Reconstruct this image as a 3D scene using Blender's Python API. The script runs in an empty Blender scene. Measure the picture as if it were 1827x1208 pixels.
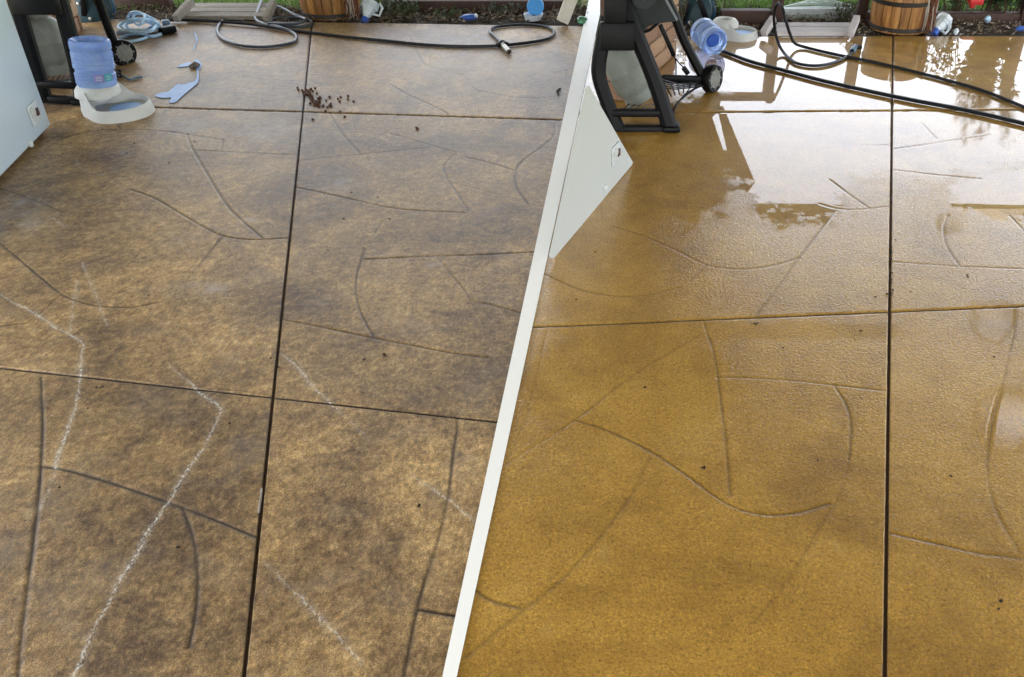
import bpy, bmesh, math, random
import numpy as np
from mathutils import Vector, Matrix

random.seed(7); np.random.seed(7)
scene = bpy.context.scene
COL = scene.collection
R = math.radians

# ---------------------------------------------------------------- camera
F, TH, CX, CY, H = 1563.0, R(34), 1050.0, 604.0, 1.35     # focal length and principal point of the lens, tilt, eye height
W, HH = 1827.0, 1208.0
cd = bpy.data.cameras.new('camera'); cam = bpy.data.objects.new('camera', cd); COL.objects.link(cam)
cam.location = (0, 0, H); cam.rotation_euler = (R(90) - TH, 0, 0)
cd.sensor_fit = 'HORIZONTAL'; cd.sensor_width = 36; cd.lens = F / W * 36
cd.shift_x = -(CX - W / 2) / W; cd.shift_y = 0
cd.clip_start = 0.05; cd.clip_end = 500
scene.camera = cam
# ---------------------------------------------------------------- sky, sun, exposure
SUN_EL, SUN_ROT = R(60), R(200)
wd = bpy.data.worlds.new('World'); scene.world = wd; wd.use_nodes = True
nt = wd.node_tree; bg = nt.nodes['Background']
sky = nt.nodes.new('ShaderNodeTexSky'); sky.sky_type = 'NISHITA'; sky.sun_disc = False
sky.sun_elevation = SUN_EL; sky.sun_rotation = SUN_ROT; sky.dust_density = 4; sky.air_density = 1.0
hs = nt.nodes.new('ShaderNodeHueSaturation'); hs.inputs['Saturation'].default_value = 0.32   # overcast: a pale sky
nt.links.new(sky.outputs[0], hs.inputs['Color']); nt.links.new(hs.outputs[0], bg.inputs[0])
bg.inputs[1].default_value = 0.15
sd = bpy.data.lights.new('sun', 'SUN'); sd.energy = 1.5; sd.angle = R(14); sd.color = (1, .95, .88)
sun = bpy.data.objects.new('sun', sd); COL.objects.link(sun)
sdir = Vector((math.sin(SUN_ROT) * math.cos(SUN_EL), math.cos(SUN_ROT) * math.cos(SUN_EL), math.sin(SUN_EL)))
sun.rotation_euler = sdir.to_track_quat('Z', 'Y').to_euler()
vs = scene.view_settings; vs.view_transform = 'Standard'; vs.look = 'None'; vs.gamma = 1; vs.exposure = 3.1
try: vs.use_curve_mapping = False
except Exception: pass
scene.cycles.max_bounces = 8; scene.cycles.diffuse_bounces = 4; scene.cycles.glossy_bounces = 4
scene.cycles.use_denoising = True

# ---------------------------------------------------------------- helpers
c_, s_ = math.cos(TH), math.sin(TH)
def ray(px, py):
    u = (px - CX) / F; v = (py - CY) / F
    return Vector((u, c_ - v * s_, -s_ - v * c_))
def G(px, py, z=0.0):
    d = ray(px, py); t = (z - H) / d.z
    return Vector((t * d.x, t * d.y, z))
def V(px, py, dist):
    d = ray(px, py); t = dist / d.y
    return Vector((t * d.x, dist, H + t * d.z))
def Gn(p, z=0.0):
    p = np.asarray(p, float); u = (p[..., 0] - CX) / F; v = (p[..., 1] - CY) / F
    dy = c_ - v * s_; dz = -s_ - v * c_; t = (z - H) / dz
    return np.stack([t * u, t * dy], -1)
def proj(x, y, z=0.0):
    zz = z - H; dep = y * c_ - zz * s_
    return (CX + F * x / dep, CY - F * (y * s_ + zz * c_) / dep)
def smooth_line(pts, n=6, closed=False):
    P = [np.asarray(p, float) for p in pts]
    if len(P) < 3: 
        return [P[0] + (P[1] - P[0]) * k / n for k in range(n + 1)]
    Q = [P[0] * 2 - P[1]] + P + [P[-1] * 2 - P[-2]]
    out = []
    for i in range(1, len(Q) - 2):
        a, b, c, d = Q[i - 1], Q[i], Q[i + 1], Q[i + 2]
        for k in range(n):
            t = k / n
            out.append(.5 * (2 * b + (c - a) * t + (2 * a - 5 * b + 4 * c - d) * t * t + (3 * b - a - 3 * c + d) * t ** 3))
    out.append(P[-1]); return out

class MB:
    def __init__(s): s.v = []; s.f = []; s.sm = []
    def add(s, vs, fs, smooth=False):
        o = len(s.v); s.v += [tuple(v) for v in vs]; s.f += [tuple(i + o for i in f) for f in fs]; s.sm += [smooth] * len(fs); return s
    def box(s, c, dx, dy, dz, ex=(1, 0, 0), ey=(0, 1, 0), ez=(0, 0, 1), bev=0.0):
        c = Vector(c); ex = Vector(ex).normalized(); ey = Vector(ey).normalized(); ez = Vector(ez).normalized()
        bm = bmesh.new(); bmesh.ops.create_cube(bm, size=1)
        for v in bm.verts: v.co = Vector((v.co.x * dx, v.co.y * dy, v.co.z * dz))
        if bev > 0: bmesh.ops.bevel(bm, geom=bm.edges[:], offset=bev, segments=2, affect='EDGES', profile=.5)
        bm.verts.index_update()
        s.add([c + ex * v.co.x + ey * v.co.y + ez * v.co.z for v in bm.verts], [[v.index for v in f.verts] for f in bm.faces], bev > 0); bm.free(); return s
    def bar(s, p, q, w, t, up=(0, -1, 0), bev=0.0):
        p = Vector(p); q = Vector(q); d = (q - p); L = d.length; d.normalize()
        a = Vector(up) - d * Vector(up).dot(d); a.normalize(); b = d.cross(a)
        return s.box((p + q) / 2, L, w, t, d, b, a, bev)
    def tube(s, pts, r, n=8, caps=True):
        P = [Vector(p) for p in pts]; m = len(P); rr = r if hasattr(r, '__len__') else [r] * m
        vs = []; fs = []; prev = None
        for i in range(m):
            t = (P[min(i + 1, m - 1)] - P[max(i - 1, 0)]).normalized()
            if prev is None:
                a = t.orthogonal().normalized()
            else:
                a = (prev - t * prev.dot(t)); a = a.normalized() if a.length > 1e-6 else t.orthogonal().normalized()
            prev = a; b = t.cross(a)
            for k in range(n):
                an = 2 * math.pi * k / n; vs.append(P[i] + (a * math.cos(an) + b * math.sin(an)) * rr[i])
        for i in range(m - 1):
            for k in range(n):
                fs.append((i * n + k, i * n + (k + 1) % n, (i + 1) * n + (k + 1) % n, (i + 1) * n + k))
        if caps: fs.append(tuple(reversed(range(n)))); fs.append(tuple((m - 1) * n + k for k in range(n)))
        return s.add(vs, fs, True)
    def sweep(s, P, w, t, up, ch=.25):
        m = len(P); vs = []; fs = []
        sec = [(-.5, -.5 + ch), (-.5, .5 - ch), (-.5 + ch, .5), (.5 - ch, .5), (.5, .5 - ch), (.5, -.5 + ch), (.5 - ch, -.5), (-.5 + ch, -.5)]
        for i in range(m):
            d = (P[min(i + 1, m - 1)] - P[max(i - 1, 0)]).normalized(); a = (Vector(up) - d * Vector(up).dot(d)).normalized(); b = d.cross(a)
            vs += [P[i] + b * x * w + a * y * t for x, y in sec]
        for i in range(m - 1):
            for k in range(8): fs.append((i * 8 + k, i * 8 + (k + 1) % 8, (i + 1) * 8 + (k + 1) % 8, (i + 1) * 8 + k))
        fs += [tuple(reversed(range(8))), tuple((m - 1) * 8 + k for k in range(8))]
        return s.add(vs, fs, True)
    def lathe(s, prof, o=(0, 0, 0), axis=(0, 0, 1), n=32, sx=1.0, ref=None, caps=False):
        ax = Vector(axis).normalized(); a = Vector(ref) if ref else ax.orthogonal(); a = (a - ax * a.dot(ax)).normalized(); b = ax.cross(a); o = Vector(o)
        vs = []; fs = []
        for (r, z) in prof:
            for k in range(n):
                an = 2 * math.pi * k / n; vs.append(o + ax * z + (a * math.cos(an) * sx + b * math.sin(an)) * r)
        for i in range(len(prof) - 1):
            for k in range(n): fs.append((i * n + k, i * n + (k + 1) % n, (i + 1) * n + (k + 1) % n, (i + 1) * n + k))
        if caps and prof[0][0] > 1e-6: fs.append(tuple(reversed(range(n))))
        if caps and prof[-1][0] > 1e-6: fs.append(tuple((len(prof) - 1) * n + k for k in range(n)))
        return s.add(vs, fs, True)
    def prism(s, poly, ext):
        n = len(poly); P = [Vector(p) for p in poly]; e = Vector(ext)
        return s.add(P + [p + e for p in P], [tuple(range(n)), tuple(reversed(range(n, 2 * n)))] + [(i, i + n, (i + 1) % n + n, (i + 1) % n) for i in range(n)])
    def build(s, name, mat, parent=None, flat=False):
        me = bpy.data.meshes.new(name)
        off = Vector((0, 0, 0))
        p = parent
        while p is not None: off = off + p.location; p = p.parent
        me.from_pydata([Vector(v) - off for v in s.v], [], s.f)
        me.polygons.foreach_set('use_smooth', [(x and not flat) for x in s.sm])
        bm = bmesh.new(); bm.from_mesh(me); bmesh.ops.recalc_face_normals(bm, faces=bm.faces)
        for e in bm.edges:
            if len(e.link_faces) == 2 and e.calc_face_angle(0) > R(38): e.smooth = False
        bm.to_mesh(me); bm.free()
        me.materials.append(mat); me.update()
        o = bpy.data.objects.new(name, me); COL.objects.link(o)
        if parent: o.parent = parent
        return o

def tag(o, label=None, cat=None, group=None, kind=None):
    if label: o['label'] = label
    if cat: o['category'] = cat
    if group: o['group'] = group
    if kind: o['kind'] = kind
    return o
def thing(name, loc, label, cat, group=None):
    o = bpy.data.objects.new(name, None); COL.objects.link(o); o.location = loc; o.empty_display_size = .1
    return tag(o, label, cat, group)

# ---------------------------------------------------------------- materials
def nod(t, typ, **kw):
    n = t.nodes.new(typ)
    for k, v in kw.items(): setattr(n, k, v)
    return n
def noise(t, scale, detail=4, rough=.6, vec=None, dist=0.0):
    n = nod(t, 'ShaderNodeTexNoise'); n.inputs['Scale'].default_value = scale; n.inputs['Detail'].default_value = detail
    n.inputs['Roughness'].default_value = rough; n.inputs['Distortion'].default_value = dist
    if vec: t.links.new(vec, n.inputs['Vector'])
    return n.outputs['Fac']
def ramp(t, fac, stops, interp='LINEAR'):
    n = nod(t, 'ShaderNodeValToRGB'); n.color_ramp.interpolation = interp; el = n.color_ramp.elements
    while len(el) < len(stops): el.new(.5)
    for e, (p, c) in zip(el, stops):
        e.position = p; e.color = (c[0], c[1], c[2], 1) if hasattr(c, '__len__') else (c, c, c, 1)
    t.links.new(fac, n.inputs[0]); return n.outputs[0]
def mixc(t, fac, a, b, mode='MIX'):
    n = nod(t, 'ShaderNodeMix', data_type='RGBA', blend_type=mode)
    for sck, val in ((n.inputs[0], fac), (n.inputs[6], a), (n.inputs[7], b)):
        if hasattr(val, 'is_linked'): t.links.new(val, sck)
        elif sck.type == 'RGBA': sck.default_value = (val[0], val[1], val[2], 1)
        else: sck.default_value = val
    return n.outputs[2]
def math_(t, op, a, b=None, clamp=False):
    n = nod(t, 'ShaderNodeMath', operation=op, use_clamp=clamp)
    for i, val in enumerate((a, b)):
        if val is None: continue
        if hasattr(val, 'is_linked'): t.links.new(val, n.inputs[i])
        else: n.inputs[i].default_value = val
    return n.outputs[0]
def bump(t, h, strength, dist=.01, normal=None):
    n = nod(t, 'ShaderNodeBump'); n.inputs['Strength'].default_value = strength; n.inputs['Distance'].default_value = dist
    t.links.new(h, n.inputs['Height'])
    if normal: t.links.new(normal, n.inputs['Normal'])
    return n.outputs[0]
def newmat(name):
    m = bpy.data.materials.new(name); m.use_nodes = True; t = m.node_tree; return m, t, t.nodes['Principled BSDF']
def mat(name, c, rough=.6, var=.25, scale=12, metal=0.0, bmp=.15, stretch=(1, 1, 1), spec=.4, trans=0.0, c2=None, fine=6):
    m, t, b = newmat(name)
    tc = nod(t, 'ShaderNodeTexCoord'); mp = nod(t, 'ShaderNodeMapping'); mp.inputs['Scale'].default_value = stretch
    t.links.new(tc.outputs['Object'], mp.inputs[0]); v = mp.outputs[0]
    n1 = noise(t, scale, 5, .65, v); n2 = noise(t, scale * fine, 3, .6, v)
    lo = c2 if c2 else tuple(x * (1 - var) for x in c); hi = tuple(min(1, x * (1 + var * .5)) for x in c)
    col = mixc(t, n2, ramp(t, n1, [(.3, lo), (.7, hi)]), ramp(t, n2, [(.35, lo), (.65, hi)]))
    t.links.new(col, b.inputs['Base Color'])
    t.links.new(math_(t, 'ADD', math_(t, 'MULTIPLY', n2, .25), rough - .12), b.inputs['Roughness'])
    b.inputs['Metallic'].default_value = metal; b.inputs['Specular IOR Level'].default_value = spec
    if trans: b.inputs['Transmission Weight'].default_value = trans
    if bmp: t.links.new(bump(t, math_(t, 'ADD', n1, math_(t, 'MULTIPLY', n2, .4)), bmp, .01), b.inputs['Normal'])
    return m

def attr(t, name):
    n = nod(t, 'ShaderNodeAttribute', attribute_name=name); return n.outputs['Fac']
def floor_dirty():
    m, t, b = newmat('dirty_stamped_concrete')
    tc = nod(t, 'ShaderNodeTexCoord'); v = tc.outputs['Object']
    mp = nod(t, 'ShaderNodeMapping'); mp.inputs['Scale'].default_value = (1.0, .55, 1); mp.inputs['Rotation'].default_value = (0, 0, R(-28)); t.links.new(v, mp.inputs[0]); vs_ = mp.outputs[0]
    big = noise(t, 2.6, 6, .62, v, .4); mid = noise(t, 11, 7, .68, vs_, .5); fine = noise(t, 110, 5, .72, vs_, .5); grit = noise(t, 330, 3, .75, v)
    speckle = noise(t, 34, 12, .84, v, .3)
    base = ramp(t, speckle, [(.32, (.18, .106, .042)), (.45, (.325, .212, .092)), (.54, (.46, .316, .148)), (.68, (.66, .49, .26))])
    cloud = noise(t, 1.35, 8, .60, v, .8); cloud2 = noise(t, 4.2, 8, .66, v, .6)
    d0 = ramp(t, math_(t, 'ADD', math_(t, 'MULTIPLY', cloud, .55), math_(t, 'MULTIPLY', cloud2, .5)), [(.44, 1.0), (.52, .6), (.60, 0.0)])
    d1 = ramp(t, math_(t, 'ADD', math_(t, 'MULTIPLY', big, .4), math_(t, 'MULTIPLY', mid, .6)), [(.40, .7), (.56, 0.0)])
    d2 = math_(t, 'MULTIPLY', math_(t, 'MAXIMUM', d1, d0), ramp(t, speckle, [(.36, 1.0), (.70, .45)]))
    col = mixc(t, math_(t, 'MULTIPLY', d2, .95), base, (.060, .034, .024))
    col = mixc(t, .8, col, mixc(t, 1.0, col, ramp(t, fine, [(.3, (.42, .40, .38)), (.5, (1, 1, 1)), (.7, (1.7, 1.6, 1.5))]), 'MULTIPLY'))
    col = mixc(t, .85, col, mixc(t, 1.0, col, ramp(t, grit, [(.3, (.36, .34, .32)), (.5, (1, 1, 1)), (.72, (2.0, 1.9, 1.75))]), 'MULTIPLY'))
    oi = nod(t, 'ShaderNodeObjectInfo'); col = mixc(t, 1.0, col, ramp(t, oi.outputs['Random'], [(0, (.88, .86, .84)), (1, (1.12, 1.1, 1.06))]), 'MULTIPLY')
    film = noise(t, 5.5, 5, .6, v, .3)
    col = mixc(t, ramp(t, film, [(.52, 0.0), (.68, .18)]), col, (.27, .235, .21))                     # pale dust film
    # specks of dirt
    vo = nod(t, 'ShaderNodeTexVoronoi'); vo.inputs['Scale'].default_value = 17; t.links.new(v, vo.inputs['Vector'])
    speck = math_(t, 'MULTIPLY', ramp(t, vo.outputs['Distance'], [(.035, 1.0), (.075, 0.0)]), ramp(t, noise(t, 9, 2, .5, v), [(.5, 0.0), (.56, 1.0)]))
    col = mixc(t, math_(t, 'MULTIPLY', speck, .85), col, (.02, .014, .01))
    vo2 = nod(t, 'ShaderNodeTexVoronoi'); vo2.inputs['Scale'].default_value = 31; t.links.new(v, vo2.inputs['Vector'])
    wsp = math_(t, 'MULTIPLY', ramp(t, vo2.outputs['Distance'], [(.04, 1.0), (.08, 0.0)]), ramp(t, noise(t, 4, 3, .6, v), [(.56, 0.0), (.62, 1.0)]))
    col = mixc(t, math_(t, 'MULTIPLY', wsp, .55), col, (.62, .6, .56))
    gr = attr(t, 'groove'); col = mixc(t, math_(t, 'MULTIPLY', gr, .88), col, (.038, .024, .015))
    pale = attr(t, 'pale'); col = mixc(t, math_(t, 'MULTIPLY', pale, .5), col, (.42, .40, .42))
    ch = attr(t, 'chalk'); chn = ramp(t, noise(t, 240, 3, .75, vs_, .5), [(.44, 0.0), (.58, 1.0)])
    chf = math_(t, 'MULTIPLY', ch, chn); col = mixc(t, chf, col, (.80, .79, .76))
    t.links.new(col, b.inputs['Base Color'])
    rg = math_(t, 'ADD', ramp(t, fine, [(.3, .38), (.7, .56)]), math_(t, 'MULTIPLY', chf, .3)); t.links.new(rg, b.inputs['Roughness'])
    b.inputs['Specular IOR Level'].default_value = .40
    hgt = math_(t, 'ADD', math_(t, 'MULTIPLY', fine, 1.0), math_(t, 'MULTIPLY', grit, .45)); hgt = math_(t, 'ADD', hgt, math_(t, 'MULTIPLY', mid, .2))
    t.links.new(bump(t, hgt, .36, .005), b.inputs['Normal'])
    return m
def floor_wet():
    m, t, b = newmat('clean_wet_concrete')
    tc = nod(t, 'ShaderNodeTexCoord'); v = tc.outputs['Object']
    big = noise(t, 1.7, 5, .6, v, .3); mid = noise(t, 9, 6, .65, v, .3); fine = noise(t, 95, 4, .65, v, .4); grit = noise(t, 330, 3, .7, v)
    col = ramp(t, math_(t, 'ADD', math_(t, 'MULTIPLY', big, .55), math_(t, 'MULTIPLY', mid, .45)), [(.32, (.28, .145, .020)), (.5, (.41, .228, .037)), (.68, (.52, .31, .064))])
    col = mixc(t, .45, col, mixc(t, 1.0, col, ramp(t, fine, [(.3, (.55, .52, .45)), (.5, (1, 1, 1)), (.7, (1.3, 1.28, 1.25))]), 'MULTIPLY'))
    col = mixc(t, .4, col, mixc(t, 1.0, col, ramp(t, grit, [(.32, (.45, .42, .36)), (.5, (1, 1, 1)), (.7, (1.35, 1.35, 1.3))]), 'MULTIPLY'))
    sand = noise(t, 170, 4, .7, v, .7); col = mixc(t, .85, col, mixc(t, 1.0, col, ramp(t, sand, [(.32, (.42, .38, .30)), (.47, (.95, .95, .95)), (.58, (1.1, 1.1, 1.1)), (.70, (1.75, 1.75, 1.8))]), 'MULTIPLY'))
    st = noise(t, 2.3, 7, .68, v, .9); col = mixc(t, ramp(t, st, [(.50, 0.0), (.72, .75)]), col, (.17, .082, .012))
    st2 = noise(t, 6.5, 6, .7, v, .5); col = mixc(t, ramp(t, st2, [(.60, 0.0), (.74, .5)]), col, (.50, .34, .12))
    gr = attr(t, 'groove'); col = mixc(t, math_(t, 'MULTIPLY', gr, .85), col, (.06, .032, .008))
    t.links.new(col, b.inputs['Base Color'])
    pool = attr(t, 'pool'); inv = math_(t, 'SUBTRACT', 1.0, pool, True)
    b.inputs['Roughness'].default_value = .55; b.inputs['Specular IOR Level'].default_value = .2
    t.links.new(math_(t, 'SUBTRACT', 1.0, math_(t, 'MULTIPLY', gr, .85), True), b.inputs['Coat Weight']); b.inputs['Coat IOR'].default_value = 1.5
    t.links.new(math_(t, 'ADD', math_(t, 'MULTIPLY', inv, .075), .012), b.inputs['Coat Roughness'])
    pit = noise(t, 135, 3, .62, v, .6)
    hgt = math_(t, 'ADD', math_(t, 'MULTIPLY', pit, 1.0), math_(t, 'MULTIPLY', fine, .35))
    bb = nod(t, 'ShaderNodeBump'); bb.inputs['Distance'].default_value = .004; t.links.new(hgt, bb.inputs['Height']); t.links.new(math_(t, 'MULTIPLY', inv, .38), bb.inputs['Strength'])
    wave = noise(t, 5, 2, .5, v, .2)
    b2 = nod(t, 'ShaderNodeBump'); b2.inputs['Distance'].default_value = .01; b2.inputs['Strength'].default_value = .012; t.links.new(wave, b2.inputs['Height']); t.links.new(bb.outputs[0], b2.inputs['Normal'])
    t.links.new(b2.outputs[0], b.inputs['Coat Normal'])
    t.links.new(bump(t, hgt, .6, .005), b.inputs['Normal'])
    return m
M = {}
M['dirty'] = floor_dirty(); M['wet'] = floor_wet()
M['joint'] = mat('joint_dirt', (.085, .050, .031), .8, .5, 40)
M['soil'] = mat('soil', (.042, .030, .020), .95, .6, 18, bmp=.8, fine=5)
M['grass_ground'] = mat('lawn_ground', (.15, .18, .055), .95, .4, 7, bmp=.4)
M['grass'] = mat('grass_blades', (.15, .29, .05), .7, .45, 3, bmp=0)
M['white'] = mat('white_strip_paint', (.98, .98, .98), .6, .005, 20, bmp=.02)
M['enamel2'] = mat('enamel_toned_for_light', (.54, .57, .56), .45, .03, 3, bmp=.02, spec=.3)  # freezer's white enamel, greyed in colour for the stronger light at the wet floor
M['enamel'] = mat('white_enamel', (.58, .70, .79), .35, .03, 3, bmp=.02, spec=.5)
M['enamel_trim'] = mat('white_plastic_trim', (.58, .63, .65), .4, .03, 10, bmp=0)
M['black'] = mat('black_plastic', (.0042, .0045, .0052), .42, .3, 30, bmp=.05, spec=.13)
M['darkgrey'] = mat('dark_grey_panel', (.020, .025, .027), .5, .3, 20, bmp=.05, spec=.2)
M['tyre'] = mat('wheel_grey', (.23, .23, .22), .6, .25, 30)
M['gas'] = mat('grey_green_steel', (.19, .205, .18), .45, .15, 8, bmp=.05, spec=.3)
M['wire'] = mat('dark_wire', (.02, .02, .022), .4, .2, 30, metal=.6, bmp=0)
M['brick'] = mat('cream_brick', (.40, .255, .155), .9, .35, 9, bmp=.5)
M['brick_dark'] = mat('brown_brick', (.30, .175, .11), .9, .35, 9, bmp=.5)
M['mortar'] = mat('mortar', (.13, .085, .065), .95, .3, 30, bmp=.4)
M['feeder'] = mat('stone_white_plastic', (.56, .57, .55), .5, .12, 90, bmp=.05)
M['blue_label'] = mat('label_purple', (.20, .17, .40), .5, .15, 30, bmp=0)
M['teal_label'] = mat('label_teal', (.05, .33, .40), .5, .15, 30, bmp=0)
M['rubber'] = mat('dark_hose_rubber', (.010, .0115, .015), .42, .3, 20, bmp=.05, spec=.3)
M['rubber_grey'] = mat('blue_grey_hose_rubber', (.040, .050, .066), .4, .3, 20, bmp=.05, spec=.4)
M['palecord'] = mat('pale_blue_cord', (.46, .68, .90), .45, .2, 15, bmp=.03)
M['brass'] = mat('brass', (.24, .22, .18), .35, .3, 40, metal=.8, bmp=.05)
M['steelblue'] = mat('blue_fitting', (.10, .17, .26), .4, .3, 40, bmp=.05)
M['kibble'] = mat('kibble_brown', (.085, .036, .018), .8, .4, 120, bmp=.4)
M['crumb'] = mat('dark_crumb', (.022, .013, .009), .85, .5, 150, bmp=.4)
M['timber'] = mat('weathered_timber', (.33, .30, .26), .85, .4, 6, stretch=(1, 9, 9), bmp=.5)
M['timber_white'] = mat('pale_weathered_timber', (.55, .52, .54), .8, .25, 6, stretch=(1, 9, 9), bmp=.4)
M['timber_dark'] = mat('dark_red_brown_timber', (.055, .026, .018), .7, .4, 5, stretch=(3, 3, 1), bmp=.3)
M['post_white'] = mat('cream_painted_post', (.62, .59, .52), .6, .15, 6, bmp=.15)
M['hoop'] = mat('iron_hoop', (.03, .024, .02), .55, .4, 30, metal=.4)
M['bark'] = mat('red_brown_bark_fibre', (.16, .065, .035), .9, .5, 60, bmp=.5)
M['jug'] = mat('milky_plastic', (.62, .70, .75), .4, .1, 12, bmp=.03)
M['bluecap'] = mat('blue_plastic', (.03, .10, .42), .4, .15, 20, bmp=0)
M['skyblue'] = mat('bright_blue_plastic', (.07, .33, .78), .4, .15, 20, bmp=0)
M['litter'] = mat('leaf_litter', (.20, .155, .11), .9, .7, 25, bmp=.2, c2=(.035, .024, .016))
M['litter_pale'] = mat('pale_wood_chips', (.40, .36, .31), .9, .5, 25, bmp=.2)
M['galv'] = mat('galvanised_sheet', (.42, .45, .45), .45, .3, 5, metal=.5, bmp=.1)
M['galv_green'] = mat('pale_green_frame', (.45, .54, .50), .5, .2, 12, bmp=.1)
M['teal'] = mat('dark_teal_plastic', (.012, .045, .060), .45, .3, 14, bmp=.05)
M['teal_light'] = mat('blue_reel_drum', (.05, .15, .26), .45, .3, 14, bmp=.05)
M['bolt'] = mat('bright_bolt', (.7, .7, .66), .3, .1, 30, metal=.7, bmp=0)
M['leaf'] = mat('bush_leaf', (.040, .075, .026), .6, .5, 9, bmp=0)
M['leaf2'] = mat('grey_green_leaf', (.085, .105, .065), .6, .5, 9, bmp=0)
M['stem'] = mat('plant_stem', (.075, .055, .03), .8, .4, 20)
M['red'] = mat('red_plastic', (.55, .03, .03), .45, .2, 12, bmp=0)
M['roof'] = mat('roof_underside', (.34, .31, .27), .85, .3, 3, bmp=.2)
M['shade'] = mat('reflection_blocker', (.05, .04, .03), .9, .3, 20)  # for the unseen panels added to block the mirrored sky
M['glassgreen'] = mat('green_glass', (.10, .30, .16), .2, .2, 12, bmp=0, trans=.5)
M['dark_screen'] = mat('red_black_switch', (.05, .01, .01), .4, .3, 60, bmp=0)
M['clod'] = mat('grey_clod', (.16, .14, .12), .9, .4, 60, bmp=.5)
def staves():
    m, t, b = newmat('barrel_oak')
    tc = nod(t, 'ShaderNodeTexCoord'); mp = nod(t, 'ShaderNodeMapping'); mp.inputs['Scale'].default_value = (9, 9, .8); t.links.new(tc.outputs['Object'], mp.inputs[0])
    oi = nod(t, 'ShaderNodeObjectInfo')
    n = noise(t, 6, 6, .65, mp.outputs[0], .4)
    c = ramp(t, n, [(.3, (.15, .060, .014)), (.5, (.30, .145, .040)), (.72, (.46, .26, .085))])
    c = mixc(t, 1.0, c, ramp(t, oi.outputs['Random'], [(0, (.6, .55, .5)), (1, (1.2, 1.15, 1.1))]), 'MULTIPLY')
    t.links.new(c, b.inputs['Base Color']); b.inputs['Roughness'].default_value = .5; t.links.new(bump(t, n, .25, .004), b.inputs['Normal']); return m
M['oak'] = staves()
def bottle_mat():
    m, t, b = newmat('clear_blue_bottle_plastic')
    tc = nod(t, 'ShaderNodeTexCoord'); n = noise(t, 16, 4, .6, tc.outputs['Object'])
    t.links.new(ramp(t, n, [(.3, (.30, .48, .95)), (.7, (.52, .70, 1.0))]), b.inputs['Base Color'])
    b.inputs['Roughness'].default_value = .22; b.inputs['Transmission Weight'].default_value = .62; b.inputs['IOR'].default_value = 1.12
    t.links.new(bump(t, n, .15, .01), b.inputs['Normal']); return m
M['bottle'] = bottle_mat()
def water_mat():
    m, t, b = newmat('water_painted_sky')  # blue colour stands in for the sky mirrored in the water
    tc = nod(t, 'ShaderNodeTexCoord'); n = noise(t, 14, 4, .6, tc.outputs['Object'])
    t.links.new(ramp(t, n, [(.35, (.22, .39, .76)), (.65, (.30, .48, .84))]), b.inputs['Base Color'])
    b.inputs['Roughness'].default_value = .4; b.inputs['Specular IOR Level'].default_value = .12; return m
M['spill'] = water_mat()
def brick_tex():
    m, t, b = newmat('brick_courses')
    tc = nod(t, 'ShaderNodeTexCoord'); bt = nod(t, 'ShaderNodeTexBrick'); t.links.new(tc.outputs['Object'], bt.inputs[0]); bt.inputs['Scale'].default_value = 4.2
    bt.inputs['Color1'].default_value = (.40, .255, .155, 1); bt.inputs['Color2'].default_value = (.30, .18, .11, 1); bt.inputs['Mortar'].default_value = (.13, .09, .07, 1)
    t.links.new(bt.outputs[0], b.inputs['Base Color']); b.inputs['Roughness'].default_value = .9; return m
M['brick_tex'] = brick_tex()

# ---------------------------------------------------------------- ground, lawn, garden bed
lawn = MB().add([(-60, -40, -.045), (60, -40, -.045), (60, 160, -.045), (-60, 160, -.045)], [(0, 1, 2, 3)]).build('lawn', M['grass_ground']); tag(lawn, 'green lawn beyond the garden bed', 'lawn', kind='structure')
def grid_sheet(name, x0, x1, y0, y1, nx, ny, z, amp, m):
    xs = np.linspace(x0, x1, nx); ys = np.linspace(y0, y1, ny); rs = np.random.RandomState(3)
    zz = rs.rand(ny, nx) * amp; v = [(x, y, z + zz[j, i]) for j, y in enumerate(ys) for i, x in enumerate(xs)]
    f = [(j * nx + i, j * nx + i + 1, (j + 1) * nx + i + 1, (j + 1) * nx + i) for j in range(ny - 1) for i in range(nx - 1)]
    return MB().add(v, f, True).build(name, m)
bed = grid_sheet('garden_bed', -5, 5, 4.7, 5.8, 260, 40, -.030, .028, M['soil']); tag(bed, 'dark soil garden bed along the patio edge', 'garden bed', kind='structure')

# ---------------------------------------------------------------- the stamped concrete floor
DIV = ((1064.5, 0), (802.5, 1208))                      # centre of the white strip, as seen
def lineX(a, b, y): return a[0] + (b[0] - a[0]) * (y - a[1]) / (b[1] - a[1])
def lineY(a, b, x): return a[1] + (b[1] - a[1]) * (x - a[0]) / (b[0] - a[0])
def cross(l1, l2):
    (x1, y1), (x2, y2) = l1; (x3, y3), (x4, y4) = l2
    d = (x1 - x2) * (y3 - y4) - (y1 - y2) * (x3 - x4)
    a = x1 * y2 - y1 * x2; b = x3 * y4 - y3 * x4
    return ((a * (x3 - x4) - (x1 - x2) * b) / d, (a * (y3 - y4) - (y1 - y2) * b) / d)
L1 = ((557, 40), (435, 1204)); R1 = ((1593.5, 65), (1579, 1208))
LE = ((-70, 0), (-70, 1208)); RE = ((1900, 0), (1900, 1208))
LT = ((0, 31), (1045, 47)); LC1 = ((-60, 181), (1008, 214)); LC2 = ((0, 656), (888, 753)); LB = ((0, 1262), (1827, 1262))
RT = ((1000, 64), (1827, 64.5)); RC1 = ((1000, 203), (1827, 195)); RC2 = ((960, 583), (1827, 546)); RB = LB
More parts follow.
